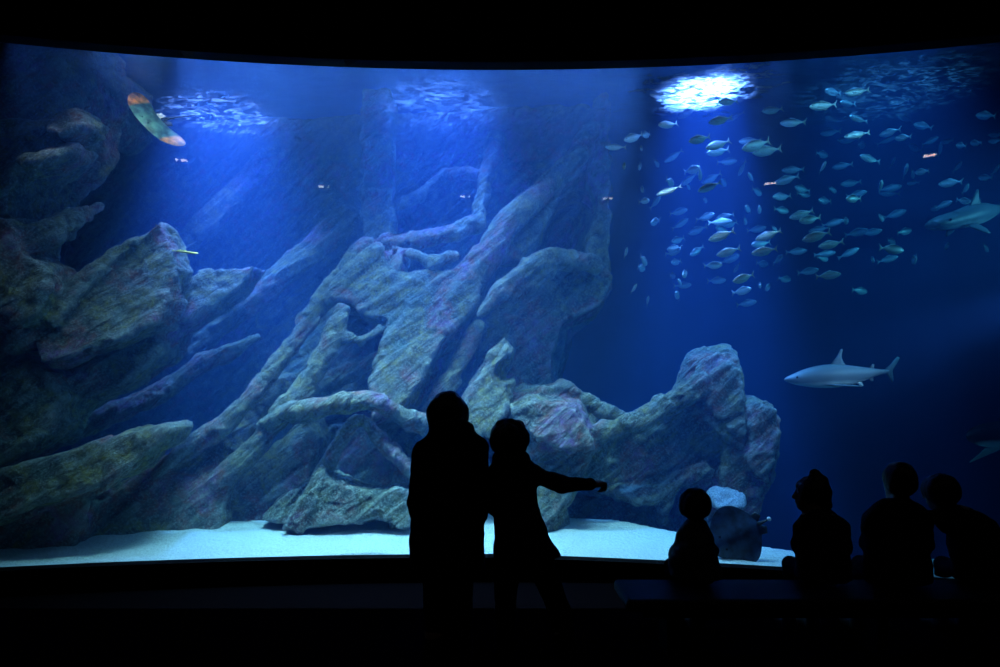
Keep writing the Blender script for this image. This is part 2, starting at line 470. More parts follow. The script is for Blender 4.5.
# tank
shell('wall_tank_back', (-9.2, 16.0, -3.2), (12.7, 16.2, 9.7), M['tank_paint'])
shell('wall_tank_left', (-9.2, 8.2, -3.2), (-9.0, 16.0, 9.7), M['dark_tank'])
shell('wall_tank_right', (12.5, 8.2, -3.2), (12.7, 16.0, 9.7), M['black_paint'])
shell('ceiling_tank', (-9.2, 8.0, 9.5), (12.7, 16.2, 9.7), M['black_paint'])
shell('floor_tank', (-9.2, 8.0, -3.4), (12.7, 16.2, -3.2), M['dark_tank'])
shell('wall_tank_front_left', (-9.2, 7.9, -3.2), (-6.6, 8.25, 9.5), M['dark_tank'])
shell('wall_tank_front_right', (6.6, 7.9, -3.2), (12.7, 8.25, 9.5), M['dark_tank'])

def tank_water():
    xs = np.linspace(-6.59, 6.59, 40)
    front = [(-8.99, 8.26)] + [(float(x), float(glass_y(x)) + 0.22) for x in xs] + [(12.49, 8.26)]
    ring = front + [(12.49, 15.99), (-8.99, 15.99)]
    n = len(ring)
    V = [(x, y, -3.19) for x, y in ring] + [(x, y, WATER - 0.05) for x, y in ring]
    Fc = [tuple(range(n - 1, -1, -1)), tuple(range(n, 2 * n))] + [(i, (i+1) % n, n + (i+1) % n, n + i) for i in range(n)]
    o = mesh_from('water', V, Fc, M['water'], smooth=False)
    return tag(o, kind='structure')
tank_water()

def water_top():
    nx, ny = 260, 110
    xs = np.linspace(-8.98, 12.48, nx); t = np.linspace(0, 1, ny) ** 1.3
    X = np.repeat(xs[:, None], ny, 1)
    y0 = np.where(np.abs(xs) < 6.6, glass_y(np.clip(xs, -6.6, 6.6)) + 0.225, 8.3)
    Y = y0[:, None] + (15.97 - y0[:, None]) * t[None]
    P = np.stack([X, Y, np.zeros_like(X)], -1)
    Z = WATER + 0.028 * noise(P * np.array([0.9, 1.6, 1]), 3) + 0.014 * noise(P * np.array([2.6, 4.6, 1]), 5)
    V = np.stack([X, Y, Z], -1).reshape(-1, 3)
    i = np.arange(nx * ny).reshape(nx, ny)
    Q = np.stack([i[:-1, :-1], i[1:, :-1], i[1:, 1:], i[:-1, 1:]], -1).reshape(-1, 4)
    o = mesh_from('water_surface', V, Q, M['surface'])
    return tag(o, kind='structure')
water_top()

def sand_height(X, Y):
    P = np.stack([X, Y, np.zeros_like(X)], -1)
    z = -0.60 + 0.05 * noise(P * 0.9, 11) + 0.02 * noise(P * 3, 12)
    z = z + 0.33 * np.clip((Y - 9.25) / 1.9, 0, 1)
    z = z + sill_z(X) + 0.585
    # the bed falls away into the deep at the right
    edge = 10.7 - 0.42 * np.clip(X - 1.6, 0, 3)
    z = z - 2.3 * np.clip((Y - edge) / 0.7, 0, 1) * np.clip((X - 0.9) / 0.8, 0, 1)
    return z
def sand_bed():
    nx, ny = 260, 130
    xs = np.linspace(-8.95, 12.45, nx)
    y0 = np.where(np.abs(xs) < 6.6, glass_y(np.clip(xs, -6.6, 6.6)) + 0.235, 8.3)
    t = np.linspace(0, 1, ny) ** 1.6
    X = np.repeat(xs[:, None], ny, 1); Y = y0[:, None] + (15.9 - y0[:, None]) * t[None]
    V = np.stack([X, Y, sand_height(X, Y)], -1).reshape(-1, 3)
    i = np.arange(nx * ny).reshape(nx, ny)
    Q = np.stack([i[:-1, :-1], i[1:, :-1], i[1:, 1:], i[:-1, 1:]], -1).reshape(-1, 4)
    # thickness
    n = nx * ny
    V2 = V.copy(); V2[:, 2] = -3.19
    rim = np.concatenate([i[:, 0], i[-1, 1:], i[::-1, -1][1:], i[0, ::-1][1:]])
    side = np.stack([rim[:-1], rim[:-1] + n, rim[1:] + n, rim[1:]], 1)
    o = mesh_from('sand', np.concatenate([V, V2]), np.concatenate([Q, Q[:, ::-1] + n, side]), M['sand'])
    return tag(o, 'pale rippled sand bed along the foot of the tank window', 'sand', kind='stuff')
sand_bed()
# ------------------------------------------------------------------ rockwork
def Ry_(a):
    c, s = math.cos(a), math.sin(a); return np.array([[c, 0, s], [0, 1.0, 0], [-s, 0, c]])
def poly_sd(PX, PZ, poly):
    poly = np.asarray(poly, np.float32); n = len(poly)
    d = np.full(PX.shape, 1e9, np.float32); s = np.ones(PX.shape, np.float32)
    for i in range(n):
        a = poly[i]; b = poly[i - 1]
        e = b - a; wx = PX - a[0]; wz = PZ - a[1]
        t = np.clip((wx * e[0] + wz * e[1]) / max(float(e @ e), 1e-9), 0, 1)
        dx = wx - e[0] * t; dz = wz - e[1] * t
        d = np.minimum(d, dx * dx + dz * dz)
        c1 = PZ >= a[1]; c2 = PZ < b[1]; c3 = e[0] * wz > e[1] * wx
        flip = (c1 & c2 & c3) | (~c1 & ~c2 & ~c3)
        s = np.where(flip, -s, s)
    return s * np.sqrt(d)

def slab(fd, poly, Y0, thick=0.8, tx=0.0, tz=0.25, k=0.04, taper=0.25, rnd=0.03):
    """an angular block: outline seen from the front, front face at depth Y0 and leaning by tx, tz"""
    W = np.array([at(x, y, Y0) for x, y in poly]); pl = W[:, [0, 2]]
    cx, cz = pl.mean(0)
    nrm = math.sqrt(1 + tx * tx + tz * tz)
    ext = taper * thick + 0.1
    dy = max(abs(tx) * np.abs(pl[:, 0] - cx).max() + abs(tz) * np.abs(pl[:, 1] - cz).max(), 0.0)
    lo = (pl[:, 0].min() - ext, Y0 - dy - 0.1, pl[:, 1].min() - ext); hi = (pl[:, 0].max() + ext, Y0 + dy + thick, pl[:, 1].max() + ext)
    def fn(P):
        yp = Y0 + tx * (P[..., 0] - cx) + tz * (P[..., 2] - cz)
        dep = P[..., 1] - yp
        d2 = (poly_sd(P[..., 0], P[..., 2], pl) - taper * np.clip(dep, -0.3, thick)) / math.sqrt(1 + taper * taper)
        a = np.maximum(-dep, dep - thick) / nrm
        q = np.maximum(d2 + rnd, a + rnd)
        return np.where((d2 + rnd > 0) & (a + rnd > 0), np.sqrt(np.maximum(d2 + rnd, 0) ** 2 + np.maximum(a + rnd, 0) ** 2), q) - rnd
    fd.add(lo, hi, fn, k)

def limb(fd, pts, k=0.05, facet=0.5, seed=1):
    """a root-like arm: points (px, py, Y, radius in px)"""
    r_ = np.random.default_rng(seed)
    dirs = r_.normal(size=(16, 3)); dirs /= np.linalg.norm(dirs, axis=1, keepdims=True); dirs = np.concatenate([dirs, -dirs]).astype(np.float32)
    facet = min(1.0, facet + 0.4)
    W = [(at(x, y, Y + 0.08).astype(np.float32), m_at(r, Y)) for x, y, Y, r in pts]
    for (a, ra), (b, rb) in zip(W[:-1], W[1:]):
        def fn(P):
            q = P - a; d = b - a
            t = np.clip((q @ d) / max(float(d @ d), 1e-9), 0, 1)
            q = q - t[..., None] * d
            e = np.linalg.norm(q, axis=-1)
            if facet > 0:
                g = q @ dirs[0]
                for u in dirs[1:]: g = np.maximum(g, q @ u)
                e = e * (1 - facet) + g * facet * 1.08
            return e - (ra + (rb - ra) * t)
        r = max(ra, rb)
        fd.add(np.minimum(a, b) - r, np.maximum(a, b) + r, fn, k)

ST = math.radians(42)
def strata_disp(V, N, seed, amp=1.0, big=0.10, st=0.09, fine=0.035):
    """layers that run up to the upper right, broken by cross joints"""
    c, s = math.cos(ST), math.sin(ST)
    u = V[:, 0] * c + V[:, 2] * s; v = -V[:, 0] * s + V[:, 2] * c; w = V[:, 1]
    wob = 0.25 * noise(np.stack([u * 0.6, v * 0.6, w * 0.6], 1), seed)
    a = fbm(np.stack([u * 0.9, v * 0.9, w * 0.9], 1), 3, seed + 1) * big
    b = 1 - np.abs(noise(np.stack([u * 0.5, (v + wob) * 3.0, w * 1.5], 1), seed + 2)) * 2.4
    b2 = 1 - np.abs(noise(np.stack([u * 0.9, (v + wob) * 7.5, w * 3.0], 1), seed + 3)) * 2.4
    f = fbm(np.stack([u * 5, v * 8, w * 6], 1), 3, seed + 4) * fine
    j = np.minimum(np.abs(noise(np.stack([u * 1.4, v * 0.5, w * 0.8], 1), seed + 5)) * 6, 1) - 1
    d = amp * (a + st * 0.6 * b + st * 0.35 * b2 + f + 0.05 * j)
    return V + N * d[:, None]

def facets(V, N, seed, size, amp):
    """broken faces: every cell of the stone is cut off by a plane of its own"""
    r_ = np.random.default_rng(seed)
    c, s = math.cos(ST), math.sin(ST)
    R = np.array([[c, 0, s], [0, 1, 0], [-s, 0, c]], np.float32)
    P = (V @ R.T) / np.array([2.4, 1.0, 1.0], np.float32) / size
    P = P + 0.25 * np.stack([noise(P * 0.8, seed + i) for i in range(3)], 1)
    lo, hi = P.min(0), P.max(0)
    # one jittered seed in every unit cell; look at the 27 around each point
    n = np.ceil(hi - lo).astype(int) + 3
    J = r_.random((*n, 3)).astype(np.float32); G = r_.normal(size=(*n, 3)).astype(np.float32)
    G /= np.linalg.norm(G, axis=-1, keepdims=True)
    q = P - lo + 1; i0 = np.floor(q).astype(int)
    best = np.full(len(P), 1e9, np.float32); d = np.zeros(len(P), np.float32)
    for dx in (-1, 0, 1):
        for dy in (-1, 0, 1):
            for dz in (-1, 0, 1):
                c3 = np.clip(i0 + (dx, dy, dz), 0, n - 1)
                k = c3[:, 0], c3[:, 1], c3[:, 2]
                v = q - (c3 + J[k]); e = (v * v).sum(1)
                m = e < best
                best = np.where(m, e, best); d = np.where(m, (v * G[k]).sum(1) + 0.5 * G[k][:, 0], d)
    return V + N * (amp * np.clip(d, -1, 1))[:, None]

def finish(fd, name, mat, seed, amp=1.0, clip_front=True, fs=0.42, fa=0.15, **kw):
    V, Q = fd.mesh()
    V = relax(V, Q, 1, 0.5)
    N = normals(V, Q)
    V = strata_disp(V, N, seed, amp, **kw)
    V = facets(V, N, int(seed * 10), fs, fs * fa)
    V = facets(V, N, int(seed * 10) + 5, fs * 0.4, fs * fa * 0.35)
    V = relax(V, Q, 1, 0.3)
    if clip_front:                              # nothing pokes through the panel
        V[:, 1] = np.maximum(V[:, 1], glass_y(np.clip(V[:, 0], -6.6, 6.6)) + 0.26)
        V[:, 0] = np.maximum(V[:, 0], -8.9)
    return mesh_from(name, V, Q, mat)

def cliff():
    fd = Field((-8.9, 8.7, -1.2), (1.9, 15.6, 6.9), 0.038)
    # rear wall of the whole rock half
    slab(fd, [(-160, 10), (180, 0), (420, 5), (640, 10), (644, 120), (640, 200), (622, 288), (570, 322), (556, 380), (556, 560), (-160, 560)], 13.5, 2.0, -0.10, -0.06, 0.1, 0.1)
    # --- the dark buttress at the end of the window
    slab(fd, [(-160, -30), (50, -30), (58, 60), (51, 100), (55, 118), (38, 146), (14, 172), (9, 215), (-160, 215)], 9.55, 1.5, 0.10, 0.06, 0.03, 0.05)
    slab(fd, [(50, 108), (70, 104), (82, 112), (84, 124), (64, 136), (48, 132)], 9.4, 0.6, 0.1, 0.5, 0.02, 0.05)
    slab(fd, [(20, 160), (48, 144), (70, 138), (68, 148), (42, 164), (24, 170)], 9.35, 0.5, 0.1, 0.6, 0.02, 0.05)
    slab(fd, [(-20, 124), (18, 118), (46, 116), (44, 124), (16, 130), (-20, 134)], 9.35, 0.4, 0.1, 0.5, 0.02, 0.05)
    slab(fd, [(84, 20), (116, 30), (108, 88), (114, 116), (97, 132), (81, 112), (90, 78)], 11.4, 1.2, 0.2, 0.20, 0.04, 0.05)
    # red-brown limb, block under it, the dark gap stays open behind
    limb(fd, [(-50, 264, 9.5, 18), (10, 248, 9.6, 17), (50, 232, 9.8, 13), (76, 218, 10.1, 9), (100, 206, 10.5, 4)], 0.03, 0.6, 3)
    slab(fd, [(-60, 217), (5, 214), (11, 230), (14, 252), (36, 262), (40, 285), (32, 318), (-10, 332), (-60, 330)], 9.35, 0.9, 0.25, 0.10, 0.03, 0.05)
    # the big tilted plate
    slab(fd, [(48, 322), (58, 294), (98, 247), (141, 213), (151, 228), (167, 262), (164, 300), (156, 322), (120, 346), (66, 367)], 10.1, 0.55, 0.16, 0.45, 0.02, 0.05)
    slab(fd, [(52, 318), (62, 292), (100, 248), (140, 214), (134, 232), (104, 262), (84, 296), (70, 330)], 9.98, 0.3, 0.2, 0.42, 0.02, 0.1)
    slab(fd, [(26, 376), (66, 364), (118, 344), (158, 322), (152, 352), (120, 384), (62, 412), (18, 424)], 10.35, 0.8, 0.1, 0.25, 0.03, 0.05)
    limb(fd, [(-30, 354, 9.45, 11), (20, 340, 9.55, 11), (52, 328, 9.75, 9), (66, 322, 9.95, 6)], 0.03, 0.5, 4)
    slab(fd, [(46, 320), (64, 320), (60, 350), (46, 354)], 9.75, 0.35, 0.1, 0.3, 0.02, 0.05)
    # second plate and its arm
    slab(fd, [(164, 292), (200, 268), (244, 260), (230, 288), (198, 314), (174, 334), (160, 328)], 10.9, 0.6, 0.2, 0.45, 0.03, 0.05)
    limb(fd, [(172, 330, 10.8, 6), (140, 348, 10.55, 8), (105, 366, 10.3, 8), (70, 386, 10.1, 9), (30, 412, 9.9, 10)], 0.03, 0.4, 5)
    slab(fd, [(-80, 348), (0, 352), (38, 374), (54, 398), (40, 436), (4, 462), (-80, 472)], 9.6, 0.9, 0.15, 0.22, 0.03, 0.05)
    limb(fd, [(40, 448, 11.2, 10), (100, 418, 11.3, 11), (160, 394, 11.5, 11), (205, 364, 11.7, 8), (258, 338, 11.9, 6)], 0.04, 0.6, 8)
    limb(fd, [(190, 352, 12.4, 10), (240, 308, 12.5, 14), (300, 262, 12.7, 14), (350, 215, 12.9, 10)], 0.06, 0.6, 9)
    limb(fd, [(165, 262, 12.9, 10), (230, 200, 13.0, 12), (290, 140, 13.3, 9)], 0.06, 0.6, 10)
    # wedge-shaped brown trunk near the sand
    slab(fd, [(-60, 488), (0, 471), (30, 462), (60, 453), (110, 435), (152, 428), (148, 442), (122, 468), (88, 490), (40, 506), (-10, 524), (-60, 540)], 9.15, 0.7, 0.12, 0.35, 0.02, 0.05)
    slab(fd, [(-60, 500), (20, 506), (72, 492), (84, 506), (72, 556), (-60, 570)], 9.5, 1.0, 0.05, 0.05, 0.03, 0.05)
    # long diagonal ridges
    slab(fd, [(116, 512), (134, 476), (172, 452), (212, 428), (244, 394), (264, 376), (270, 392), (250, 430), (232, 470), (226, 534), (112, 536)], 10.5, 1.0, 0.12, 0.38, 0.03, 0.1)
    limb(fd, [(132, 492, 10.35, 7), (176, 460, 10.3, 9), (222, 428, 10.35, 8), (258, 392, 10.5, 8), (290, 346, 10.9, 9), (322, 302, 11.3, 11), (368, 252, 11.6, 15)], 0.03, 0.6, 6)
    limb(fd, [(190, 520, 10.4, 8), (226, 478, 10.35, 10), (262, 440, 10.4, 10), (290, 404, 10.5, 9), (306, 380, 10.65, 6)], 0.03, 0.6, 7)
    slab(fd, [(222, 530), (240, 480), (268, 446), (300, 420), (312, 440), (300, 500), (290, 534)], 10.8, 0.8, 0.1, 0.3, 0.03, 0.1)
    # --- centre: pillar and frame of roots
    slab(fd, [(362, 60), (388, 62), (389, 160), (390, 240), (366, 244), (361, 160)], 12.3, 0.5, 0.3, 0.03, 0.03, 0.05)
    limb(fd, [(386, 242, 11.7, 9), (420, 240, 11.65, 9), (456, 233, 11.7, 9), (478, 222, 11.9, 8), (486, 180, 12.2, 8), (498, 140, 12.5, 9)], 0.03, 0.6, 11)
    limb(fd, [(388, 206, 12.6, 5), (420, 196, 12.5, 6), (446, 178, 12.5, 7), (468, 172, 12.4, 6), (486, 178, 12.3, 5)], 0.03, 0.6, 12)
    limb(fd, [(440, 336, 11.2, 20), (478, 268, 11.3, 17), (508, 222, 11.45, 13), (545, 188, 11.65, 10), (576, 156, 11.9, 9), (604, 105, 12.3, 11)], 0.04, 0.7, 13)
    slab(fd, [(500, 214), (520, 204), (560, 168), (576, 156), (580, 166), (560, 196), (540, 236), (520, 262), (492, 262)], 11.9, 0.5, 0, 0.25, 0.03, 0.1)
    slab(fd, [(588, 250), (590, 200), (596, 150), (606, 90), (640, 50), (650, 120), (642, 210), (622, 284), (590, 276)], 12.3, 1.2, 0, 0.05, 0.04, 0.05)
    slab(fd, [(374, 246), (390, 242), (389, 266), (404, 270), (452, 270), (472, 250), (488, 264), (478, 300), (440, 348), (410, 402), (380, 420), (376, 380), (384, 345), (388, 318), (366, 318), (352, 300), (330, 298), (350, 262)], 11.0, 1.2, 0.0, 0.40, 0.02, 0.1)
    limb(fd, [(330, 300, 11.1, 6), (352, 272, 11.15, 8), (378, 248, 11.3, 7)], 0.03, 0.6, 26)
    limb(fd, [(378, 312, 11.1, 4), (392, 278, 11.15, 5), (400, 252, 11.3, 5)], 0.02, 0.6, 14)
    limb(fd, [(384, 352, 10.95, 4), (402, 318, 11.0, 5), (420, 284, 11.15, 5)], 0.02, 0.6, 15)
    limb(fd, [(388, 400, 10.8, 6), (424, 346, 10.85, 6), (452, 298, 11.0, 6), (468, 264, 11.2, 5)], 0.02, 0.6, 16)
    limb(fd, [(392, 246, 11.4, 4), (430, 262, 11.2, 6), (456, 256, 11.2, 5)], 0.02, 0.6, 27)
    slab(fd, [(296, 336), (330, 300), (352, 312), (372, 340), (372, 400), (300, 404), (276, 396)], 12.0, 0.8, 0.0, 0.3, 0.04, 0.05)
    limb(fd, [(296, 410, 10.5, 7), (314, 374, 10.6, 9), (332, 338, 10.7, 9), (341, 312, 10.8, 8)], 0.03, 0.6, 17)
    limb(fd, [(342, 338, 10.75, 6), (360, 340, 10.8, 4), (380, 330, 10.9, 5)], 0.03, 0.4, 18)
    limb(fd, [(300, 400, 11.4, 8), (350, 372, 11.4, 9), (392, 352, 11.3, 7)], 0.04, 0.6, 28)
    # ridges towards the open water
    limb(fd, [(480, 314, 10.7, 4), (504, 290, 10.8, 8), (528, 268, 11.0, 10), (552, 258, 11.3, 10), (592, 264, 11.6, 12)], 0.03, 0.6, 19)
    limb(fd, [(506, 300, 10.9, 6), (530, 288, 11.0, 8), (548, 272, 11.2, 7)], 0.03, 0.6, 20)
    slab(fd, [(484, 322), (540, 264), (600, 260), (616, 276), (600, 304), (564, 324), (552, 352), (550, 420), (500, 430), (470, 430)], 11.7, 1.4, 0.0, 0.12, 0.04, 0.05)
    slab(fd, [(450, 428), (468, 390), (490, 350), (505, 336), (512, 348), (500, 388), (480, 440)], 10.45, 0.6, 0.15, 0.35, 0.02, 0.1)
    limb(fd, [(468, 436, 10.35, 4), (486, 392, 10.4, 5), (506, 346, 10.5, 4)], 0.02, 0.7, 24)
    slab(fd, [(482, 430), (490, 398), (500, 378), (511, 382), (504, 416), (494, 444)], 10.35, 0.5, 0.15, 0.35, 0.02, 0.1)
    limb(fd, [(426, 424, 11.0, 8), (450, 380, 11.0, 10), (478, 328, 11.1, 9)], 0.03, 0.6, 23)
    slab(fd, [(416, 430), (480, 404), (548, 410), (548, 545), (416, 545)], 11.8, 1.2, 0, 0.08, 0.04, 0.05)
    # --- horizontal root and the pointed hollow beneath it
    limb(fd, [(262, 424, 10.35, 7), (290, 412, 10.2, 8), (312, 411, 10.1, 9), (345, 402, 10.05, 9), (380, 403, 10.1, 9), (410, 420, 10.3, 8), (446, 432, 10.7, 8)], 0.03, 0.6, 21)
    limb(fd, [(300, 524, 10.4, 9), (322, 474, 10.3, 8), (344, 436, 10.25, 7), (361, 418, 10.2, 5), (378, 436, 10.25, 7), (400, 462, 10.3, 8), (428, 506, 10.4, 9)], 0.03, 0.6, 22)
    slab(fd, [(290, 424), (440, 424), (450, 550), (250, 550)], 11.7, 1.0, 0, 0.08, 0.04, 0.05)
    slab(fd, [(392, 470), (412, 462), (430, 480), (432, 532), (392, 532)], 10.35, 0.5, 0, 0.3, 0.02, 0.05)
    # the dark cleft beside the school
    c_ = at(568, 225, 13.0)
    fd.ell(c_, (0.42, 2.0, 0.75), 0.05, rot=Ry_(0.45), cut=True)
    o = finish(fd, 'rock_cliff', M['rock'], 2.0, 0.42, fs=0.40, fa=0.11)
    return tag(o, 'huge tangled grey and ochre artificial cliff of roots and slabs filling the tank', 'rock')

def arch():
    fd = Field((0.0, 9.3, -1.3), (4.7, 12.6, 2.6), 0.032)
    # layered head at the rocks' end
    slab(fd, [(511, 408), (530, 403), (552, 404), (576, 410), (586, 430), (590, 446), (560, 448), (535, 436), (514, 420)], 10.2, 1.0, -0.1, 0.35, 0.03, 0.3, 0.02)
    slab(fd, [(528, 425), (560, 440), (592, 444), (588, 470), (570, 492), (555, 500), (540, 470)], 10.35, 0.9, 0, -0.25, 0.04, 0.2)
    limb(fd, [(530, 408, 10.6, 9), (545, 394, 10.8, 9), (562, 390, 10.9, 8), (585, 402, 10.9, 8), (606, 412, 10.8, 7), (624, 418, 10.7, 7)], 0.04, 0.5, 31)
    limb(fd, [(578, 440, 10.3, 9), (604, 432, 10.35, 10), (640, 422, 10.4, 10), (664, 406, 10.5, 11), (688, 394, 10.6, 11), (700, 386, 10.7, 12)], 0.04, 0.4, 32)
    limb(fd, [(530, 440, 10.5, 12), (535, 480, 10.4, 16), (545, 510, 10.3, 20), (548, 540, 10.3, 22)], 0.06, 0.6, 33)
    limb(fd, [(575, 470, 10.4, 12), (562, 495, 10.3, 12), (552, 515, 10.2, 12)], 0.06, 0.6, 34)
    # hanging curtain under the saddle
    slab(fd, [(585, 438), (640, 426), (688, 402), (720, 420), (735, 470), (700, 492), (680, 470), (668, 480), (660, 505), (640, 498), (600, 494), (580, 480)], 10.9, 0.9, 0.0, -0.12, 0.06, 0.2)
    limb(fd, [(662, 520, 10.75, 6), (666, 494, 10.75, 6), (678, 478, 10.75, 7), (704, 470, 10.75, 8)], 0.05, 0.5, 35)
    slab(fd, [(620, 492), (646, 489), (664, 492), (658, 499), (636, 500)], 10.6, 0.5, 0, 0.9, 0.03, 0.3)
    slab(fd, [(540, 500), (600, 500), (660, 500), (680, 530), (660, 560), (540, 560)], 11.3, 1.0, 0, 0.1, 0.06, 0.1)
    # standing crags
    slab(fd, [(686, 396), (696, 376), (704, 360), (722, 352), (739, 350), (742, 372), (742, 408), (744, 430), (738, 446), (716, 430), (700, 412)], 10.75, 0.55, -0.12, 0.25, 0.02, 0.22, 0.02)
    slab(fd, [(704, 398), (716, 376), (726, 362), (741, 368), (742, 400), (742, 440), (726, 428)], 10.6, 0.5, -0.2, 0.2, 0.02, 0.2, 0.02)
    slab(fd, [(736, 424), (752, 410), (768, 403), (777, 408), (779, 432), (772, 470), (758, 514), (744, 522), (722, 500), (726, 460)], 10.6, 0.9, -0.25, 0.16, 0.03, 0.15, 0.02)
    slab(fd, [(752, 425), (766, 406), (778, 410), (779, 430), (764, 480), (750, 470)], 10.45, 0.5, -0.2, 0.2, 0.02, 0.2, 0.02)
    slab(fd, [(690, 440), (740, 440), (756, 515), (740, 560), (690, 560)], 10.9, 0.9, 0, 0.1, 0.06, 0.1)
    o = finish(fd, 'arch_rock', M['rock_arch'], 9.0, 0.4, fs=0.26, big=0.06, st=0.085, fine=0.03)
    return tag(o, 'low arched rock with two upright crags standing before the open blue water', 'rock')

def boulder(name, label, lo, hi, build, seed, mat, amp=0.4, h=0.022):
    fd = Field(lo, hi, h); build(fd)
    return tag(finish(fd, name, mat, seed, amp, fs=0.2, big=0.05, st=0.06, fine=0.03), label, 'rock')

def b1(fd):
    slab(fd, [(284, 528), (298, 502), (310, 474), (318, 466), (326, 480), (352, 490), (378, 496), (394, 488), (408, 494), (416, 524), (402, 528), (380, 518), (360, 522), (332, 524), (306, 528)], 10.0, 0.6, 0, 0.30, 0.02, 0.08)
    limb(fd, [(300, 530, 9.9, 5), (312, 500, 9.95, 6), (319, 476, 10.05, 5)], 0.04, 0.5, 41)
def b2(fd):
    slab(fd, [(262, 520), (276, 502), (300, 486), (312, 480), (306, 508), (290, 522)], 10.25, 0.4, 0, 0.4, 0.02, 0.05)
def b3(fd):
    slab(fd, [(714, 507), (716, 497), (724, 491), (738, 492), (747, 496), (749, 505), (740, 509), (718, 508)], 10.0, 0.4, 0.05, 0.8, 0.02, 0.0)

cliff()
arch()
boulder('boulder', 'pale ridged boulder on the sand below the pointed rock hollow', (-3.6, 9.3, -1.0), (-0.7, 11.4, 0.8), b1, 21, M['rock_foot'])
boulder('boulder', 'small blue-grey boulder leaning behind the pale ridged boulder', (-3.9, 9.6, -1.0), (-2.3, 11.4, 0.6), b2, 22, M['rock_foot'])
boulder('boulder', 'small rock topped with white grit above the big round stingray', (2.7, 9.4, -1.0), (4.1, 11.4, 0.5), b3, 23, M['rock_grit'], 0.25)
# ------------------------------------------------------------------ animals of the tank
M['fish'] = two_tone('fish_skin', (0.035, 0.07, 0.085), (0.62, 0.78, 0.74), 'Z', -0.02, 0.12, 0.42, 0.5, 0.25, 6, 0.02)
M['fish_fin'] = plain('fish_fin', (0.42, 0.52, 0.50), 0.5, 0.3, 0.15, 20)
M['yellow_streak'] = two_tone('yellow_streak', (0.65, 0.60, 0.15), (0.95, 0.85, 0.30), 'Z', -0.05, 0.05, 0.4)
M['shark'] = two_tone('shark_skin', (0.30, 0.34, 0.40), (0.88, 0.90, 0.90), 'Z', -0.045, -0.02, 0.45, 0.4, 0.0, 5, 0.03)
M['shark_fin'] = plain('shark_fin', (0.28, 0.32, 0.38), 0.5, 0.3, 0.2, 6)
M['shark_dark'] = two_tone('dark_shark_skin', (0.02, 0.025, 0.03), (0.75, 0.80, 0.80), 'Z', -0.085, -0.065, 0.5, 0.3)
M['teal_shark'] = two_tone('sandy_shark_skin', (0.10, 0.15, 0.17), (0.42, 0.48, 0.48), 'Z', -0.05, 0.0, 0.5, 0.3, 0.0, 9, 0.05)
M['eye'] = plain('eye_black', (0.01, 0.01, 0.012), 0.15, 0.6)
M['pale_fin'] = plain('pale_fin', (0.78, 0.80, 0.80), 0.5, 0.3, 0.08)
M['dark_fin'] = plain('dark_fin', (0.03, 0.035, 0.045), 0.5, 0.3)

def frame_from(fwd, up):
    f = Vector(fwd).normalized(); u = Vector(up); s = u.cross(f).normalized(); u = f.cross(s)
    return Matrix((f, s, u)).transposed()        # columns: x forward, y to the animal's left, z up

# --- schooling fish -------------------------------------------------
FB = [(-0.40, .010, .022, -.022), (-0.32, .018, .036, -.036), (-0.14, .052, .120, -.130), (0.06, .074, .170, -.182), (0.24, .076, .155, -.168), (0.38, .058, .100, -.114), (0.46, .032, .048, -.060), (0.50, .008, .004, -.016)]
fish_me = {}
def fish_mesh():
    v, f = loft(FB, 20, 14); o = mesh_from('schooling_fish', v, f, M['fish'])
    t = mesh_from('tail_fin', *fin([(-0.36, 0.018), (-0.43, 0.075), (-0.515, 0.165), (-0.465, 0.03), (-0.455, 0), (-0.465, -0.03), (-0.515, -0.165), (-0.43, -0.075), (-0.36, -0.018)], 0.014), M['fish_fin'], o)
    d = mesh_from('dorsal_fin', *fin([(0.16, 0.135), (0.11, 0.20), (0.02, 0.185), (-0.12, 0.135), (-0.26, 0.075), (-0.27, 0.045), (-0.1, 0.10), (0.05, 0.135)], 0.012), M['fish_fin'], o)
    a = mesh_from('anal_fin', *fin([(-0.02, -0.145), (-0.08, -0.19), (-0.2, -0.105), (-0.27, -0.055), (-0.2, -0.07), (-0.08, -0.12)], 0.012), M['fish_fin'], o)
    p = mesh_from('pectoral_fin', *fin([(0.22, -0.02), (0.08, -0.05), (0.03, -0.085), (0.12, -0.075), (0.22, -0.055)], 0.01), M['fish_fin'], o)
    p.location = (0, 0.076, 0)
    e = bpy.data.meshes.new('eye'); bm_ = __import__('bmesh').new(); __import__('bmesh').ops.create_uvsphere(bm_, u_segments=10, v_segments=8, radius=0.022); bm_.to_mesh(e); bm_.free(); e.materials.append(M['eye'])
    for s in (1, -1):
        ey = bpy.data.objects.new('eye', e); C.objects.link(ey); ey.parent = o; ey.location = (0.385, s * 0.046, 0.012)
    return o

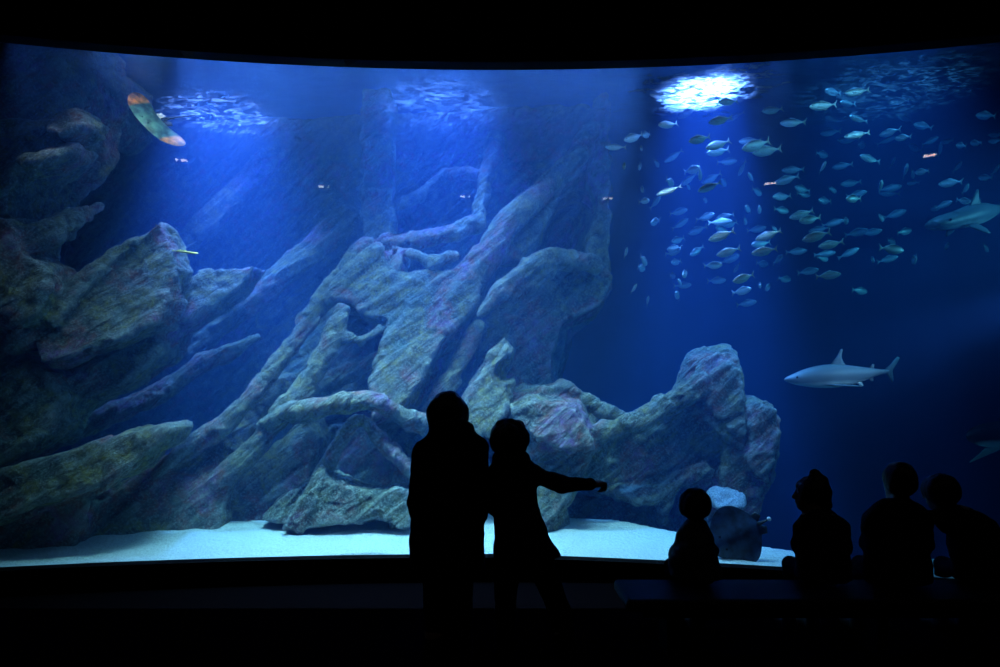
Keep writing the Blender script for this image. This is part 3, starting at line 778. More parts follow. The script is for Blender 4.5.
# head x, head y, tail x, tail y as the photograph shows each fish
FISH = """657 127 679 122;678 115 696 111;623 142 644 132.5;641 138 652 131;605.5 146 626 148;642 145 641 151.5;665 161 682 151;688 142 711 136;661 163 652 163;637 170 643 162;625 163 624 169
717 103 739 100;709 122 732 118;727 119 743 114;705 149 731 140;706 154 730 149;740 140 760 142;741 150 771 140;753 152.5 781 149;761 112 784 108;782 121 804 124;736 162 718 161;741 173 743 163;676 182 664 182;657 194 681 187;683 183 696 175;692 187 684 185.5
704 176 696 171;697 171 687 169;703 182 720 174.5;699 190 720 183.5;729 183 718 181;709 199 701 201;648 202 640 200;643 186 642 193;659 197 651.5 207;686 211 671 212.5;649 225 662 218;687 220 673 228;712 216 698 218;718 217 732 216
731 222 709 222;722 226.5 739 221;714 228 732 232;690 232 705 228;710 239 733 232;670 243 686 236.5;669 247 679 249.5;678 252 667 252.5;689 256 705 245.5;669.5 264 683 259.5;649 262.5 638.5 258;647 267 636 268.5;626 249 625.5 256.5;677 274 668 277;680 277 690 270
676 281 684 283;690 285.5 675 285;673 294 682 297;635.5 285 632 292;647 297 648.5 305;720 266 706 264.5;724 281 709 280;717 255 740 248.5;737 256.5 722 262;736 271 737.5 264;732 282 755 274;748 290 735 292;755 302 738 304.5;757 287 763 283;773 286 762 288.5
793 279 776 279;816 270.5 800 272;770.5 263.5 754 264;752 253 777 249;785 254 771 265;805 251.5 787.5 251.5;750 245.5 772 241.5;757 238.5 780 231.5;803 239.5 830 232.5;819 246.5 843 242;834 253 815.5 254.5;831 258 814 258;840 274 816.5 276.5;869.5 291 850 290.5;856.5 249 840 257.5
865 231 848 234;880 231 863 233.5;914 229 895 234;899 241 884 241.5;905 250 878 248;896 257 879 261.5;919 259.5 910 259;953 243 940.5 248.5;993 249.5 979 246.5;840 222 825 224;852 219 839 222.5;887.5 217 874 218;903 212 886.5 216.5;790 217.5 813 211;798 221.5 822 217
816 201.5 834 200;864.5 193 849 195;843.5 200 864 197;899 187.5 881 189;881 191.5 898 195;876 184 886 187.5;839.5 189 825.5 190.5;793 188 812 190;812 194 795 194;771 198 793 195;791 210 772 210;841 184 861 182;830.5 154 813.5 154.5;835 165.5 850 166;859 156 881 161.5
891 160 894.5 164;821.5 165 824 169;823 92 843 92;845 92.5 869 90.5;810 106 836 105;838 104 858 103;848 117 869 121;823 131 838 133.5;846 135.5 868 134;869 142.5 854 147.5;895 137.5 878 143.5;884 132 896 132.5;891 99 906 103;896 115 914 121.5;918 121 928 131
899 135.5 907 139.5;906 146.5 925 149.5;934 140 926.5 142.5;936 145 943.5 155;945.5 139 949 143;961 142 961 149;976 140 976 146;982.5 111 989 120;993 132 999 137;994 138 997 143;957 164 957 170;994 167 996.5 173;902 167 909 174;919 174 906.5 173.5;920 170 924 173.5
911 181 915.5 184.5;945 181 956 184.5;963.5 186 967 191.5;983.5 175 987 180;965 204 962 197.5;973 198 976 203;947 203.5 940 206;934.5 207 939 209.5;745 176 757 178.5;776 182 798 177;783 169 803 170.5;742 209 754 209;764 208 754.5 210.5;749 222.5 741.5 219;764 229 749 229.5
780 228 768.5 230.5;764.5 192 749.5 190.5;811 230 827 229;869 261.5 876 257.5;840 138 857 141"""
rows = [tuple(map(float, t.split())) for ln in FISH.split('\n') for t in ln.split(';')]
ZONES = [  # (test on the middle of the fish, words)
    (lambda x, y: x < 700 and y < 172, "high beside the rocks"),
    (lambda x, y: x < 655, "on the school's rock edge"),
    (lambda x, y: y < 130 and x < 800, "under the bright patch"),
    (lambda x, y: y < 130, "under dim ripples"),
    (lambda x, y: x < 700 and y < 245, "beside the light shaft"),
    (lambda x, y: x < 700, "in the low trailing group"),
    (lambda x, y: x < 770 and y < 172, "below the bright patch"),
    (lambda x, y: x < 745 and y < 240, "inside the blue light shaft"),
    (lambda x, y: x < 770 and y < 240, "at the shaft's far edge"),
    (lambda x, y: x < 770, "at the shaft's foot"),
    (lambda x, y: x < 845 and y < 205, "in the shadow band"),
    (lambda x, y: x < 845 and y < 245, "in the school's middle"),
    (lambda x, y: x < 870, "above the grey shark"),
    (lambda x, y: y < 165 and x < 930, "high in dark water"),
    (lambda x, y: y > 205 and x < 925, "ahead of the blunt shark"),
    (lambda x, y: x < 925, "in the dark gap"),
    (lambda x, y: y > 190, "around the blunt shark"),
    (lambda x, y: True, "above the blunt shark"),
]
ORD = "first second third fourth fifth sixth seventh eighth ninth tenth eleventh twelfth thirteenth fourteenth fifteenth sixteenth seventeenth eighteenth nineteenth twentieth".split()
def school():
    proto = fish_mesh(); kids = list(proto.children)
    r_ = random.Random(5)
    zone = {}
    put = []
    for i, (hx, hy, tx, ty) in enumerate(rows):
        cx, cy = (hx + tx) / 2, (hy + ty) / 2
        p = math.hypot(hx - tx, hy - ty)
        L = r_.uniform(0.33, 0.38)
        if p < 9: L *= 0.8
        Y = min(max(700 * L / (p * r_.uniform(1.0, 1.12)), 9.9), 12.2) if p > 15 else r_.uniform(10.4, 12.4)
        L = max(L, p / 700 * Y * 1.01)
        for _ in range(12):
            c_ = at(cx, cy, Y)
            if all(np.linalg.norm(c_ - q) > 0.30 for q in put): break
            Y += 0.13
        put.append(at(cx, cy, Y))
        L = max(L, p / 700 * Y * 1.01)
        cosy = min(1.0, p / (700 * L / Y)); siny = math.sqrt(1 - cosy * cosy) * (1 if r_.random() < 0.55 else -1)
        d = np.array([(hx - tx) / p, 0, -(hy - ty) / p]) * cosy + np.array([0, siny, 0])
        up = Vector((0, 0, 1)); ax = Vector(d)
        rol = r_.gauss(0, 0.22)
        o = proto if i == 0 else proto.copy()
        if i:
            C.objects.link(o)
            for k in kids:
                c = k.copy(); C.objects.link(c); c.parent = o
        R = frame_from(ax, up) @ Matrix.Rotation(rol, 3, 'X')
        o.matrix_world = Matrix.Translation(Vector(at(cx, cy, Y))) @ R.to_4x4() @ Matrix.Scale(L, 4)
        z = next(j for j, (t, w) in enumerate(ZONES) if t(cx, cy))
        look = 'stubby' if p < 10 else ('small' if p < 16 else ('nose-up' if (ty - hy) > 4.5 else ('nose-down' if (hy - ty) > 4.5 else 'level')))
        way = 'facing rockward' if hx < tx else 'facing away'
        zone.setdefault((z, look, way), []).append((cx, cy, o))
    for (z, look, way), fs in zone.items():
        fs.sort(key=lambda t: t[0])
        for k, (cx, cy, o) in enumerate(fs):
            n = (ORD[k] + ' from the rocks ') if len(fs) > 1 else ''
            tag(o, f"{look} silver fish {way}, {n}{ZONES[z][1]}", 'fish', 'school of silver fish')
school()

def eyes(o, x, y, z, r, mat):
    import bmesh
    e = bpy.data.meshes.new('eye'); b = bmesh.new(); bmesh.ops.create_uvsphere(b, u_segments=12, v_segments=8, radius=r); b.to_mesh(e); b.free(); e.materials.append(mat)
    for s in (1, -1):
        q = bpy.data.objects.new('eye', e); C.objects.link(q); q.parent = o; q.location = (x, s * y, z)

def place(o, pos, fwd, up=(0, 0, 1), roll=0.0, s=1.0):
    R = frame_from(fwd, up) @ Matrix.Rotation(roll, 3, 'X')
    o.matrix_world = Matrix.Translation(Vector(pos)) @ R.to_4x4() @ Matrix.Scale(s, 4)

# --- grey shark -----------------------------------------------------
def grey_shark():
    S = [(-0.40, .010, .028, .002), (-0.30, .020, .040, -.018), (-0.16, .042, .066, -.062), (0.0, .068, .090, -.092), (0.12, .078, .098, -.098), (0.24, .074, .086, -.088), (0.36, .060, .056, -.066), (0.44, .042, .026, -.044), (0.48, .024, .010, -.026), (0.50, .006, -.004, -.014)]
    v, f = loft(S, 40, 22, bend=0.05)
    o = mesh_from('shark', v, f, M['shark'])
    tag(o, 'grey shark with white belly swimming level in open water beyond the crags', 'shark')
    mesh_from('dorsal_fin', *fin([(0.10, 0.085), (0.03, 0.16), (-0.005, 0.215), (-0.025, 0.218), (-0.012, 0.15), (-0.03, 0.105), (-0.05, 0.088), (0.0, 0.075), (0.06, 0.08)], 0.018), M['shark_fin'], o)
    q = mesh_from('tail_fin', *fin([(-0.37, 0.03), (-0.43, 0.075), (-0.49, 0.135), (-0.515, 0.125), (-0.50, 0.10), (-0.45, 0.03), (-0.432, -0.005), (-0.45, -0.065), (-0.44, -0.08), (-0.41, -0.03), (-0.38, 0.0)], 0.012), M['shark_fin'], o); q.location = (0, 0.04, 0)
    q = mesh_from('second_dorsal_fin', *fin([(-0.24, 0.045), (-0.28, 0.082), (-0.295, 0.08), (-0.29, 0.05), (-0.30, 0.036), (-0.27, 0.036)], 0.008), M['shark_fin'], o); q.location = (0, 0.02, 0)
    for s in (1, -1):
        p = mesh_from('pectoral_fin', *fin([(0.20, 0.0), (0.12, 0.10), (0.03, 0.20), (0.0, 0.22), (-0.01, 0.20), (0.04, 0.10), (0.07, 0.0)], 0.012, axis=2), M['shark_fin'], o)
        p.scale = (1, s, 1); p.location = (0, s * 0.055, -0.065); p.rotation_euler = (-s * 0.08, 0, 0)
        p = mesh_from('pelvic_fin', *fin([(-0.10, 0.0), (-0.15, 0.045), (-0.17, 0.05), (-0.165, 0.0)], 0.008, axis=2), M['pale_fin'], o)
        p.scale = (1, s, 1); p.location = (0, s * 0.025, -0.055); p.rotation_euler = (-s * 0.9, 0, 0)
    a = mesh_from('anal_fin', *fin([(-0.23, -0.03), (-0.27, -0.065), (-0.29, -0.06), (-0.285, -0.02)], 0.008), M['shark_fin'], o); a.location = (0, 0.015, 0)
    eyes(o, 0.415, 0.044, 0.006, 0.009, M['eye'])
    Y = 10.7; L = 1.80
    place(o, at(840.5, 375.5, Y), (-1, -0.14, -0.055), roll=-0.05, s=L * 1.02)
grey_shark()

def blunt_shark():
    S = [(-0.42, .012, .030, -.006), (-0.28, .035, .050, -.040), (-0.10, .075, .085, -.075), (0.06, .090, .090, -.085), (0.20, .085, .070, -.078), (0.32, .088, .058, -.070), (0.42, .085, .045, -.062), (0.47, .070, .030, -.050), (0.495, .045, .010, -.036), (0.50, .020, -.004, -.024)]
    v, f = loft(S, 40, 22, bend=-0.08)
    o = mesh_from('shark', v, f, M['teal_shark'])
    tag(o, 'blunt broad-headed shark gliding in from the dark end of the school', 'shark')
    mesh_from('dorsal_fin', *fin([(0.09, 0.078), (0.04, 0.15), (0.0, 0.20), (-0.02, 0.195), (-0.025, 0.12), (-0.05, 0.075), (0.0, 0.06)], 0.016), M['teal_shark'], o)
    for s in (1, -1):
        p = mesh_from('pectoral_fin', *fin([(0.22, 0.0), (0.17, 0.10), (0.10, 0.19), (0.06, 0.20), (0.04, 0.12), (0.08, 0.0)], 0.014, axis=2), M['teal_shark'], o)
        p.scale = (0.8, s * 0.72, 1); p.location = (0.05, s * 0.07, -0.05); p.rotation_euler = (-s * 0.7, 0, 0)
    mesh_from('tail_fin', *fin([(-0.40, 0.02), (-0.46, 0.08), (-0.53, 0.15), (-0.51, 0.06), (-0.47, 0.0), (-0.46, -0.05), (-0.42, -0.01)], 0.012), M['teal_shark'], o)
    eyes(o, 0.40, 0.085, 0.012, 0.010, M['eye'])
    Y = 10.4; L = 1.9
    nose = at(931, 224, Y); d = np.array([-0.93, -0.30, -0.22]); d /= np.linalg.norm(d)
    place(o, nose - d * L * 0.5, d, roll=-0.15, s=L)
blunt_shark()

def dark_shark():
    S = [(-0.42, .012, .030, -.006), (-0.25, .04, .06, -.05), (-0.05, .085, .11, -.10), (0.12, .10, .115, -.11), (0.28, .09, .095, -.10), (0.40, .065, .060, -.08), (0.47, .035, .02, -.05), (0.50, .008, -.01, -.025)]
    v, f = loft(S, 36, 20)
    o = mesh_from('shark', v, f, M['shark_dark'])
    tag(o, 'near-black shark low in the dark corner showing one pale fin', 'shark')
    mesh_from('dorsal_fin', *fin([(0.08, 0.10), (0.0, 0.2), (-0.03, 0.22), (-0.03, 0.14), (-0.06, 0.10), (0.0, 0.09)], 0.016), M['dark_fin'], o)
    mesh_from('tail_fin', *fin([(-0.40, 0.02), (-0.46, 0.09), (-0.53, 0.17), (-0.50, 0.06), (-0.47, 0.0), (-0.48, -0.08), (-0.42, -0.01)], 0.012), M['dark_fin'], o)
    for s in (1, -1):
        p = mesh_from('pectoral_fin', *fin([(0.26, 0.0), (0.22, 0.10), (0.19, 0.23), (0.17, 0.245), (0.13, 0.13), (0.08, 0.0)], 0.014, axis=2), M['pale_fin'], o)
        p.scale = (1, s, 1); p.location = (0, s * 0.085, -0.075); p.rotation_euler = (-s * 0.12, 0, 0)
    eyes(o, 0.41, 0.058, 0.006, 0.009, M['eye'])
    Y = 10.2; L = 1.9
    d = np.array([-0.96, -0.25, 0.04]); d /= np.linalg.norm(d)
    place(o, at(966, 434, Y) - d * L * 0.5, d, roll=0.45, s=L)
dark_shark()

# --- rays -------------------------------------------------------------
def ray_mat(name, top, tip, under, tip_at):
    m, nt, out = new_mat(name); L = nt.links.new
    b = nd(nt, 'ShaderNodeBsdfPrincipled'); b.inputs['Roughness'].default_value = 0.45
    tc = nd(nt, 'ShaderNodeTexCoord'); sx = nd(nt, 'ShaderNodeSeparateXYZ'); L(tc.outputs['Object'], sx.inputs[0])
    ab = nd(nt, 'ShaderNodeMath', operation='ABSOLUTE'); L(sx.outputs['Y'], ab.inputs[0])
    mr = nd(nt, 'ShaderNodeMapRange'); mr.inputs['From Min'].default_value = tip_at; mr.inputs['From Max'].default_value = tip_at + 0.05; L(ab.outputs[0], mr.inputs['Value'])
    mx = nd(nt, 'ShaderNodeMix', data_type='RGBA'); L(mr.outputs[0], mx.inputs['Factor']); mx.inputs[6].default_value = (*top, 1); mx.inputs[7].default_value = (*tip, 1)
    nz = nd(nt, 'ShaderNodeTexNoise'); nz.inputs['Scale'].default_value = 9; nz.inputs['Detail'].default_value = 4; L(tc.outputs['Object'], nz.inputs['Vector'])
    r = ramp(nt, [(0.38, (0.35, 0.35, 0.35)), (0.65, (1.5, 1.5, 1.5))]); L(nz.outputs['Fac'], r.inputs['Fac'])
    mu = nd(nt, 'ShaderNodeMix', data_type='RGBA', blend_type='MULTIPLY'); mu.inputs['Factor'].default_value = 1; L(mx.outputs[2], mu.inputs[6]); L(r.outputs['Color'], mu.inputs[7])
    L(mu.outputs[2], b.inputs['Base Color']); L(b.outputs['BSDF'], out.inputs['Surface'])
    return m
def ray_disc(name, mat, radius, thick, curl, snout=0.0, parent=None):
    """radius: list of (angle from the snout in degrees, radius) for one half of the disc"""
    n, rings = 72, 14
    an = np.linspace(-180, 180, n, endpoint=False); rr = crom(np.abs(an), [a for a, _ in radius], [b for _, b in radius])
    V, Fc = [], []
    for side in (1, -1):
        base = len(V)
        for k in range(1, rings + 1):
            q = k / rings
            for a, r in zip(np.radians(an), rr):
                x, y = q * r * math.cos(a), q * r * math.sin(a)
                t = thick * ((1 - q * q) ** 0.8) * (0.4 + 0.6 * math.exp(-(y / 0.17) ** 2)) + 0.003 * (1 - q)
                V.append((x, y, curl * max(abs(y) - 0.22, 0) ** 2 + side * t * (1.0 if side > 0 else 0.45)))
        V.append((0, 0, side * (thick + 0.003) * (1.0 if side > 0 else 0.45)))
        top = len(V) - 1
        for i in range(n):
            j = (i + 1) % n
            q = (top, base + i, base + j); Fc.append(q if side > 0 else q[::-1])
        for k in range(rings - 1):
            for i in range(n):
                j = (i + 1) % n
                q = (base + k*n + i, base + (k+1)*n + i, base + (k+1)*n + j, base + k*n + j); Fc.append(q if side > 0 else q[::-1])
    half = n * rings + 1
    for i in range(n):
        j = (i + 1) % n; a = (rings - 1) * n
        Fc.append((a + i, half + a + i, half + a + j, a + j))
    return mesh_from(name, V, Fc, mat, parent)
def whip(name, pts, mat, parent):
    V, Fc = [], []; seg = 8
    P = [np.array(p[:3], float) for p in pts]
    for i, p in enumerate(P):
        d = P[min(i + 1, len(P) - 1)] - P[max(i - 1, 0)]; d /= np.linalg.norm(d)
        s = np.cross(d, (0, 0, 1)); s /= np.linalg.norm(s); u = np.cross(s, d)
        for j in range(seg):
            a = 2 * math.pi * j / seg; V.append(p + pts[i][3] * (math.cos(a) * s + math.sin(a) * u))
    for i in range(len(P) - 1):
        for j in range(seg):
            k = (j + 1) % seg; Fc.append((i*seg + j, i*seg + k, (i+1)*seg + k, (i+1)*seg + j))
    Fc.append(tuple(range(seg - 1, -1, -1))); Fc.append(tuple((len(P)-1)*seg + j for j in range(seg)))
    return mesh_from(name, V, Fc, mat, parent)

def orange_ray():
    mt = ray_mat('ray_back', (0.07, 0.19, 0.19), (0.95, 0.36, 0.10), (0.8, 0.8, 0.7), 0.30)
    o = ray_disc('stingray', mt, [(0, .17), (30, .19), (60, .28), (78, .40), (92, .49), (106, .53), (118, .49), (128, .38), (139, .25), (154, .20), (180, .17)], 0.05, 0.35)
    tag(o, 'stingray with orange wing tips gliding high before the shadowed cliff', 'stingray')
    whip('tail', [(-0.18, 0, 0.01, .026), (-0.30, 0.0, 0.015, .020), (-0.5, 0.01, 0.03, .012), (-0.75, 0.03, 0.05, .005)], M['dark_fin'], o)
    for s in (1, -1):
        p = mesh_from('pelvic_fin', *fin([(-0.14, 0.02), (-0.18, 0.12), (-0.27, 0.13), (-0.30, 0.06), (-0.24, 0.02)], 0.014, axis=2), M['dark_fin'] if s > 0 else M['pale_fin'], o); p.scale = (1, s, 1)
    eyes(o, 0.11, 0.06, 0.046, 0.009, M['eye'])
    Y = 10.3
    wing = np.array([0.667, 0, -0.745]); inp = np.array([-0.745, 0, -0.667])
    fwd = inp * 0.62 + np.array([0, -0.78, 0])
    up = np.cross(fwd, -wing) if np.cross(fwd, -wing)[1] < 0 else np.cross(fwd, wing)
    place(o, at(151, 121.5, Y), fwd, up, s=1.04)
orange_ray()

def round_ray():
    mt = ray_mat('ray_dark_back', (0.018, 0.032, 0.07), (0.035, 0.055, 0.10), (0.5, 0.5, 0.5), 0.30)
    o = ray_disc('stingray', mt, [(0, .43), (20, .38), (45, .36), (70, .40), (88, .42), (104, .40), (130, .34), (155, .32), (180, .33)], 0.085, 0.9)
    tag(o, 'big round dark stingray leaning on the panel beside the smallest child', 'stingray')
    q = whip('tail', [(-0.30, 0, 0.02, .035), (-0.36, 0.0, 0.03, .024), (-0.41, 0.0, 0.04, .016), (-0.44, 0, 0.05, .012)], M['dark_fin'], o)
    e_ = whip('tail_tip', [(-0.435, 0, 0.05, .012), (-0.455, 0.0, 0.05, .030), (-0.475, 0.0, 0.052, .030), (-0.485, 0, 0.055, .01)], M['pale_fin'], q)
    for s in (1, -1):
        p = mesh_from('pelvic_fin', *fin([(-0.24, 0.03), (-0.27, 0.14), (-0.36, 0.16), (-0.40, 0.08), (-0.34, 0.03)], 0.018, axis=2), M['dark_fin'], o); p.scale = (1, s, 1)
    eyes(o, 0.22, 0.09, 0.07, 0.016, M['eye'])
    Y = 9.32
    fwd = np.array([-0.84, 0.05, -0.46]); up = np.array([-0.10, -0.985, 0.10])
    place(o, at(737, 535, Y), fwd, up, 0, 1.0)
round_ray()

def fishlike_streak():  # yellow streak modelled with a slender fish body
    S = [(-0.42, .008, .014, -.014), (-0.2, .022, .035, -.035), (0.1, .032, .048, -.048), (0.34, .026, .036, -.038), (0.46, .012, .014, -.018), (0.5, .004, .002, -.006)]
    v, f = loft(S, 24, 12); o = mesh_from('fishlike_streak', v, f, M['yellow_streak'])
    tag(o, 'slender yellow fish-shaped streak drifting past the big tilted rock plate', 'fish')
    mesh_from('tail_fin', *fin([(-0.40, 0.012), (-0.48, 0.05), (-0.47, 0.0), (-0.48, -0.05), (-0.40, -0.012)], 0.008), M['yellow_streak'], o)
    mesh_from('dorsal_fin', *fin([(0.1, 0.045), (0.0, 0.075), (-0.25, 0.05), (-0.3, 0.02), (0.0, 0.035)], 0.008), M['yellow_streak'], o)
    Y = 9.7
    place(o, at(185, 252, Y), (1, 0.1, -0.10), s=0.36)
fishlike_streak()
# ------------------------------------------------------------------ visitors
M['skin'] = plain('skin', (0.26, 0.16, 0.12), 0.55, 0.3, 0.06, 40)
M['hair'] = plain('dark_hair', (0.008, 0.007, 0.007), 0.5, 0.3, 0.4, 60)
M['coat'] = plain('black_coat', (0.010, 0.010, 0.013), 0.9, 0.1, 0.3, 50, 0.3)
M['jacket'] = plain('dark_jacket', (0.014, 0.014, 0.018), 0.85, 0.1, 0.3, 50, 0.3)
M['puffer'] = plain('puffy_jacket', (0.045, 0.05, 0.065), 0.7, 0.2, 0.2, 30, 0.3)
M['knit'] = plain('dark_knit', (0.020, 0.018, 0.022), 0.95, 0.05, 0.3, 120, 0.4)
M['trousers'] = plain('dark_trousers', (0.010, 0.011, 0.016), 0.9, 0.1, 0.3, 60)
M['shoe'] = plain('dark_shoe', (0.012, 0.012, 0.012), 0.6, 0.2)

def column(fd, secs, k=0.03):
    """a trunk or garment from level sections (z, cx, cy, rx, ry)"""
    S = np.array(sorted(secs), float)
    lo = (np.min(S[:, 1] - S[:, 3]), np.min(S[:, 2] - S[:, 4]), S[0, 0]); hi = (np.max(S[:, 1] + S[:, 3]), np.max(S[:, 2] + S[:, 4]), S[-1, 0])
    def fn(P):
        z = np.clip(P[..., 2], S[0, 0], S[-1, 0])
        cx, cy, rx, ry = (crom(z, S[:, 0], S[:, i]) for i in (1, 2, 3, 4))
        x = (P[..., 0] - cx); y = (P[..., 1] - cy)
        n = np.sqrt((x / rx) ** 2 + (y / ry) ** 2); n2 = np.sqrt((x / rx ** 2) ** 2 + (y / ry ** 2) ** 2) + 1e-6
        d = n * (n - 1) / n2
        dz = np.maximum(S[0, 0] - P[..., 2], P[..., 2] - S[-1, 0])
        return np.where(dz > 0, np.sqrt(np.maximum(d, 0) ** 2 + dz ** 2), np.maximum(d, dz))
    fd.add(lo, hi, fn, k, k + 0.05)

def solid(fd, name, mat, parent, base, folds=0.0, seed=0, smooth=1):
    V, Q = fd.mesh(); V = relax(V, Q, smooth, 0.5)
    if folds:
        N = normals(V, Q)
        V = V + N * (folds * fbm(V * np.array([5, 5, 9]), 3, seed))[:, None]
    o = mesh_from(name, V - np.asarray(base, np.float32), Q, mat, parent)
    return o

def Rz(a): c, s = math.cos(a), math.sin(a); return np.array([[c, -s, 0], [s, c, 0], [0, 0, 1.0]])
def Rx(a): c, s = math.cos(a), math.sin(a); return np.array([[1.0, 0, 0], [0, c, -s], [0, s, c]])
def Ry(a): c, s = math.cos(a), math.sin(a); return np.array([[c, 0, s], [0, 1.0, 0], [-s, 0, c]])

def head_shape(fd, c, s, R):
    """a head of height s centred at c; R turns it (local +Y is the face)"""
    def L(x, y, z): return np.asarray(c) + R @ (np.array([x, y, z]) * s)
    fd.ell(L(0, -0.05, 0.10), np.array([0.33, 0.40, 0.40]) * s, 0.01, R)            # skull
    fd.ell(L(0, 0.08, -0.14), np.array([0.27, 0.30, 0.34]) * s, 0.03 * s * 5, R)     # face
    fd.ell(L(0, 0.20, -0.40), np.array([0.13, 0.13, 0.10]) * s, 0.04, R)             # chin
    fd.cone(L(0, 0.36, 0.02), L(0, 0.445, -0.13), 0.035 * s, 0.062 * s, 0.02)        # nose
    fd.ell(L(0, 0.36, -0.26), np.array([0.10, 0.05, 0.022]) * s, 0.008, R)           # upper lip
    fd.ell(L(0, 0.35, -0.30), np.array([0.085, 0.05, 0.025]) * s, 0.008, R)          # lower lip
    for q in (-1, 1):
        fd.ell(L(q * 0.135, 0.385, 0.0), np.array([0.075, 0.05, 0.045]) * s, 0.015, R, cut=True)   # eye socket
        fd.ell(L(q * 0.135, 0.325, 0.0), np.array([0.055, 0.055, 0.055]) * s, 0.004, R)            # eyeball under the lid
        fd.ell(L(q * 0.335, -0.02, -0.03), np.array([0.035, 0.09, 0.135]) * s, 0.008, R)           # ear
    fd.cone(L(0, -0.06, -0.30), L(0, -0.10, -0.72), 0.21 * s, 0.23 * s, 0.03)        # neck

def hand(fd, wrist, d, side, up, s, pose='curl'):
    """palm, four unequal fingers and a thumb off the palm's side; d: along the forearm, side: towards the thumb, up: back of the hand"""
    d = np.asarray(d, float); d /= np.linalg.norm(d)
    side = np.asarray(side, float); side -= d * (side @ d); side /= np.linalg.norm(side)
    up = np.cross(d, side); wrist = np.asarray(wrist, float)
    def P(a, b, c=0.0): return wrist + s * (d * a + side * b + up * c)
    for b in (-0.14, -0.045, 0.05, 0.14):
        fd.cone(P(0.05, b * 0.6), P(0.50, b * 1.15), 0.085 * s, 0.085 * s, 0.012)
    fl = [(0.145, 0.42), (0.05, 0.47), (-0.045, 0.44), (-0.14, 0.35)]
    for i, (b, ln) in enumerate(fl):
        straight = pose == 'point' and i == 0
        a1, a2, a3 = (0.05, 0.10, 0.12) if straight else ((1.0, 2.3, 3.0) if pose == 'point' else (0.35, 0.8, 1.15))
        p = P(0.50, b * 1.15); r = 0.052 * s
        for f, an in ((0.45, a1), (0.32, a2), (0.23, a3)):
            q = p + s * ln * f * (d * math.cos(an) - up * math.sin(an))
            fd.cone(p, q, r, r * 0.9, 0.004); p = q; r *= 0.9
    t0 = P(0.14, 0.17, -0.03); t1 = P(0.32, 0.30, -0.10); t2 = P(0.46, 0.30, -0.16) if pose == 'point' else P(0.48, 0.33, -0.12)
    fd.cone(t0, t1, 0.075 * s, 0.062 * s, 0.01); fd.cone(t1, t2, 0.06 * s, 0.048 * s, 0.004)

def bounds(pts, m):
    P = np.array(pts); return P.min(0) - m, P.max(0) + m

def shoe(fd, ankle, d, s):
    d = np.asarray(d, float); a = np.asarray(ankle, float)
    heel = a + np.array([0, 0, -0.035]) - d * 0.02; toe = a + d * 0.15 * s + np.array([0, 0, -0.05])
    fd.cone(heel, toe, 0.042 * s, 0.036 * s, 0.02); fd.cone(a + np.array([0, 0, 0.02]), heel, 0.042 * s, 0.045 * s, 0.02)

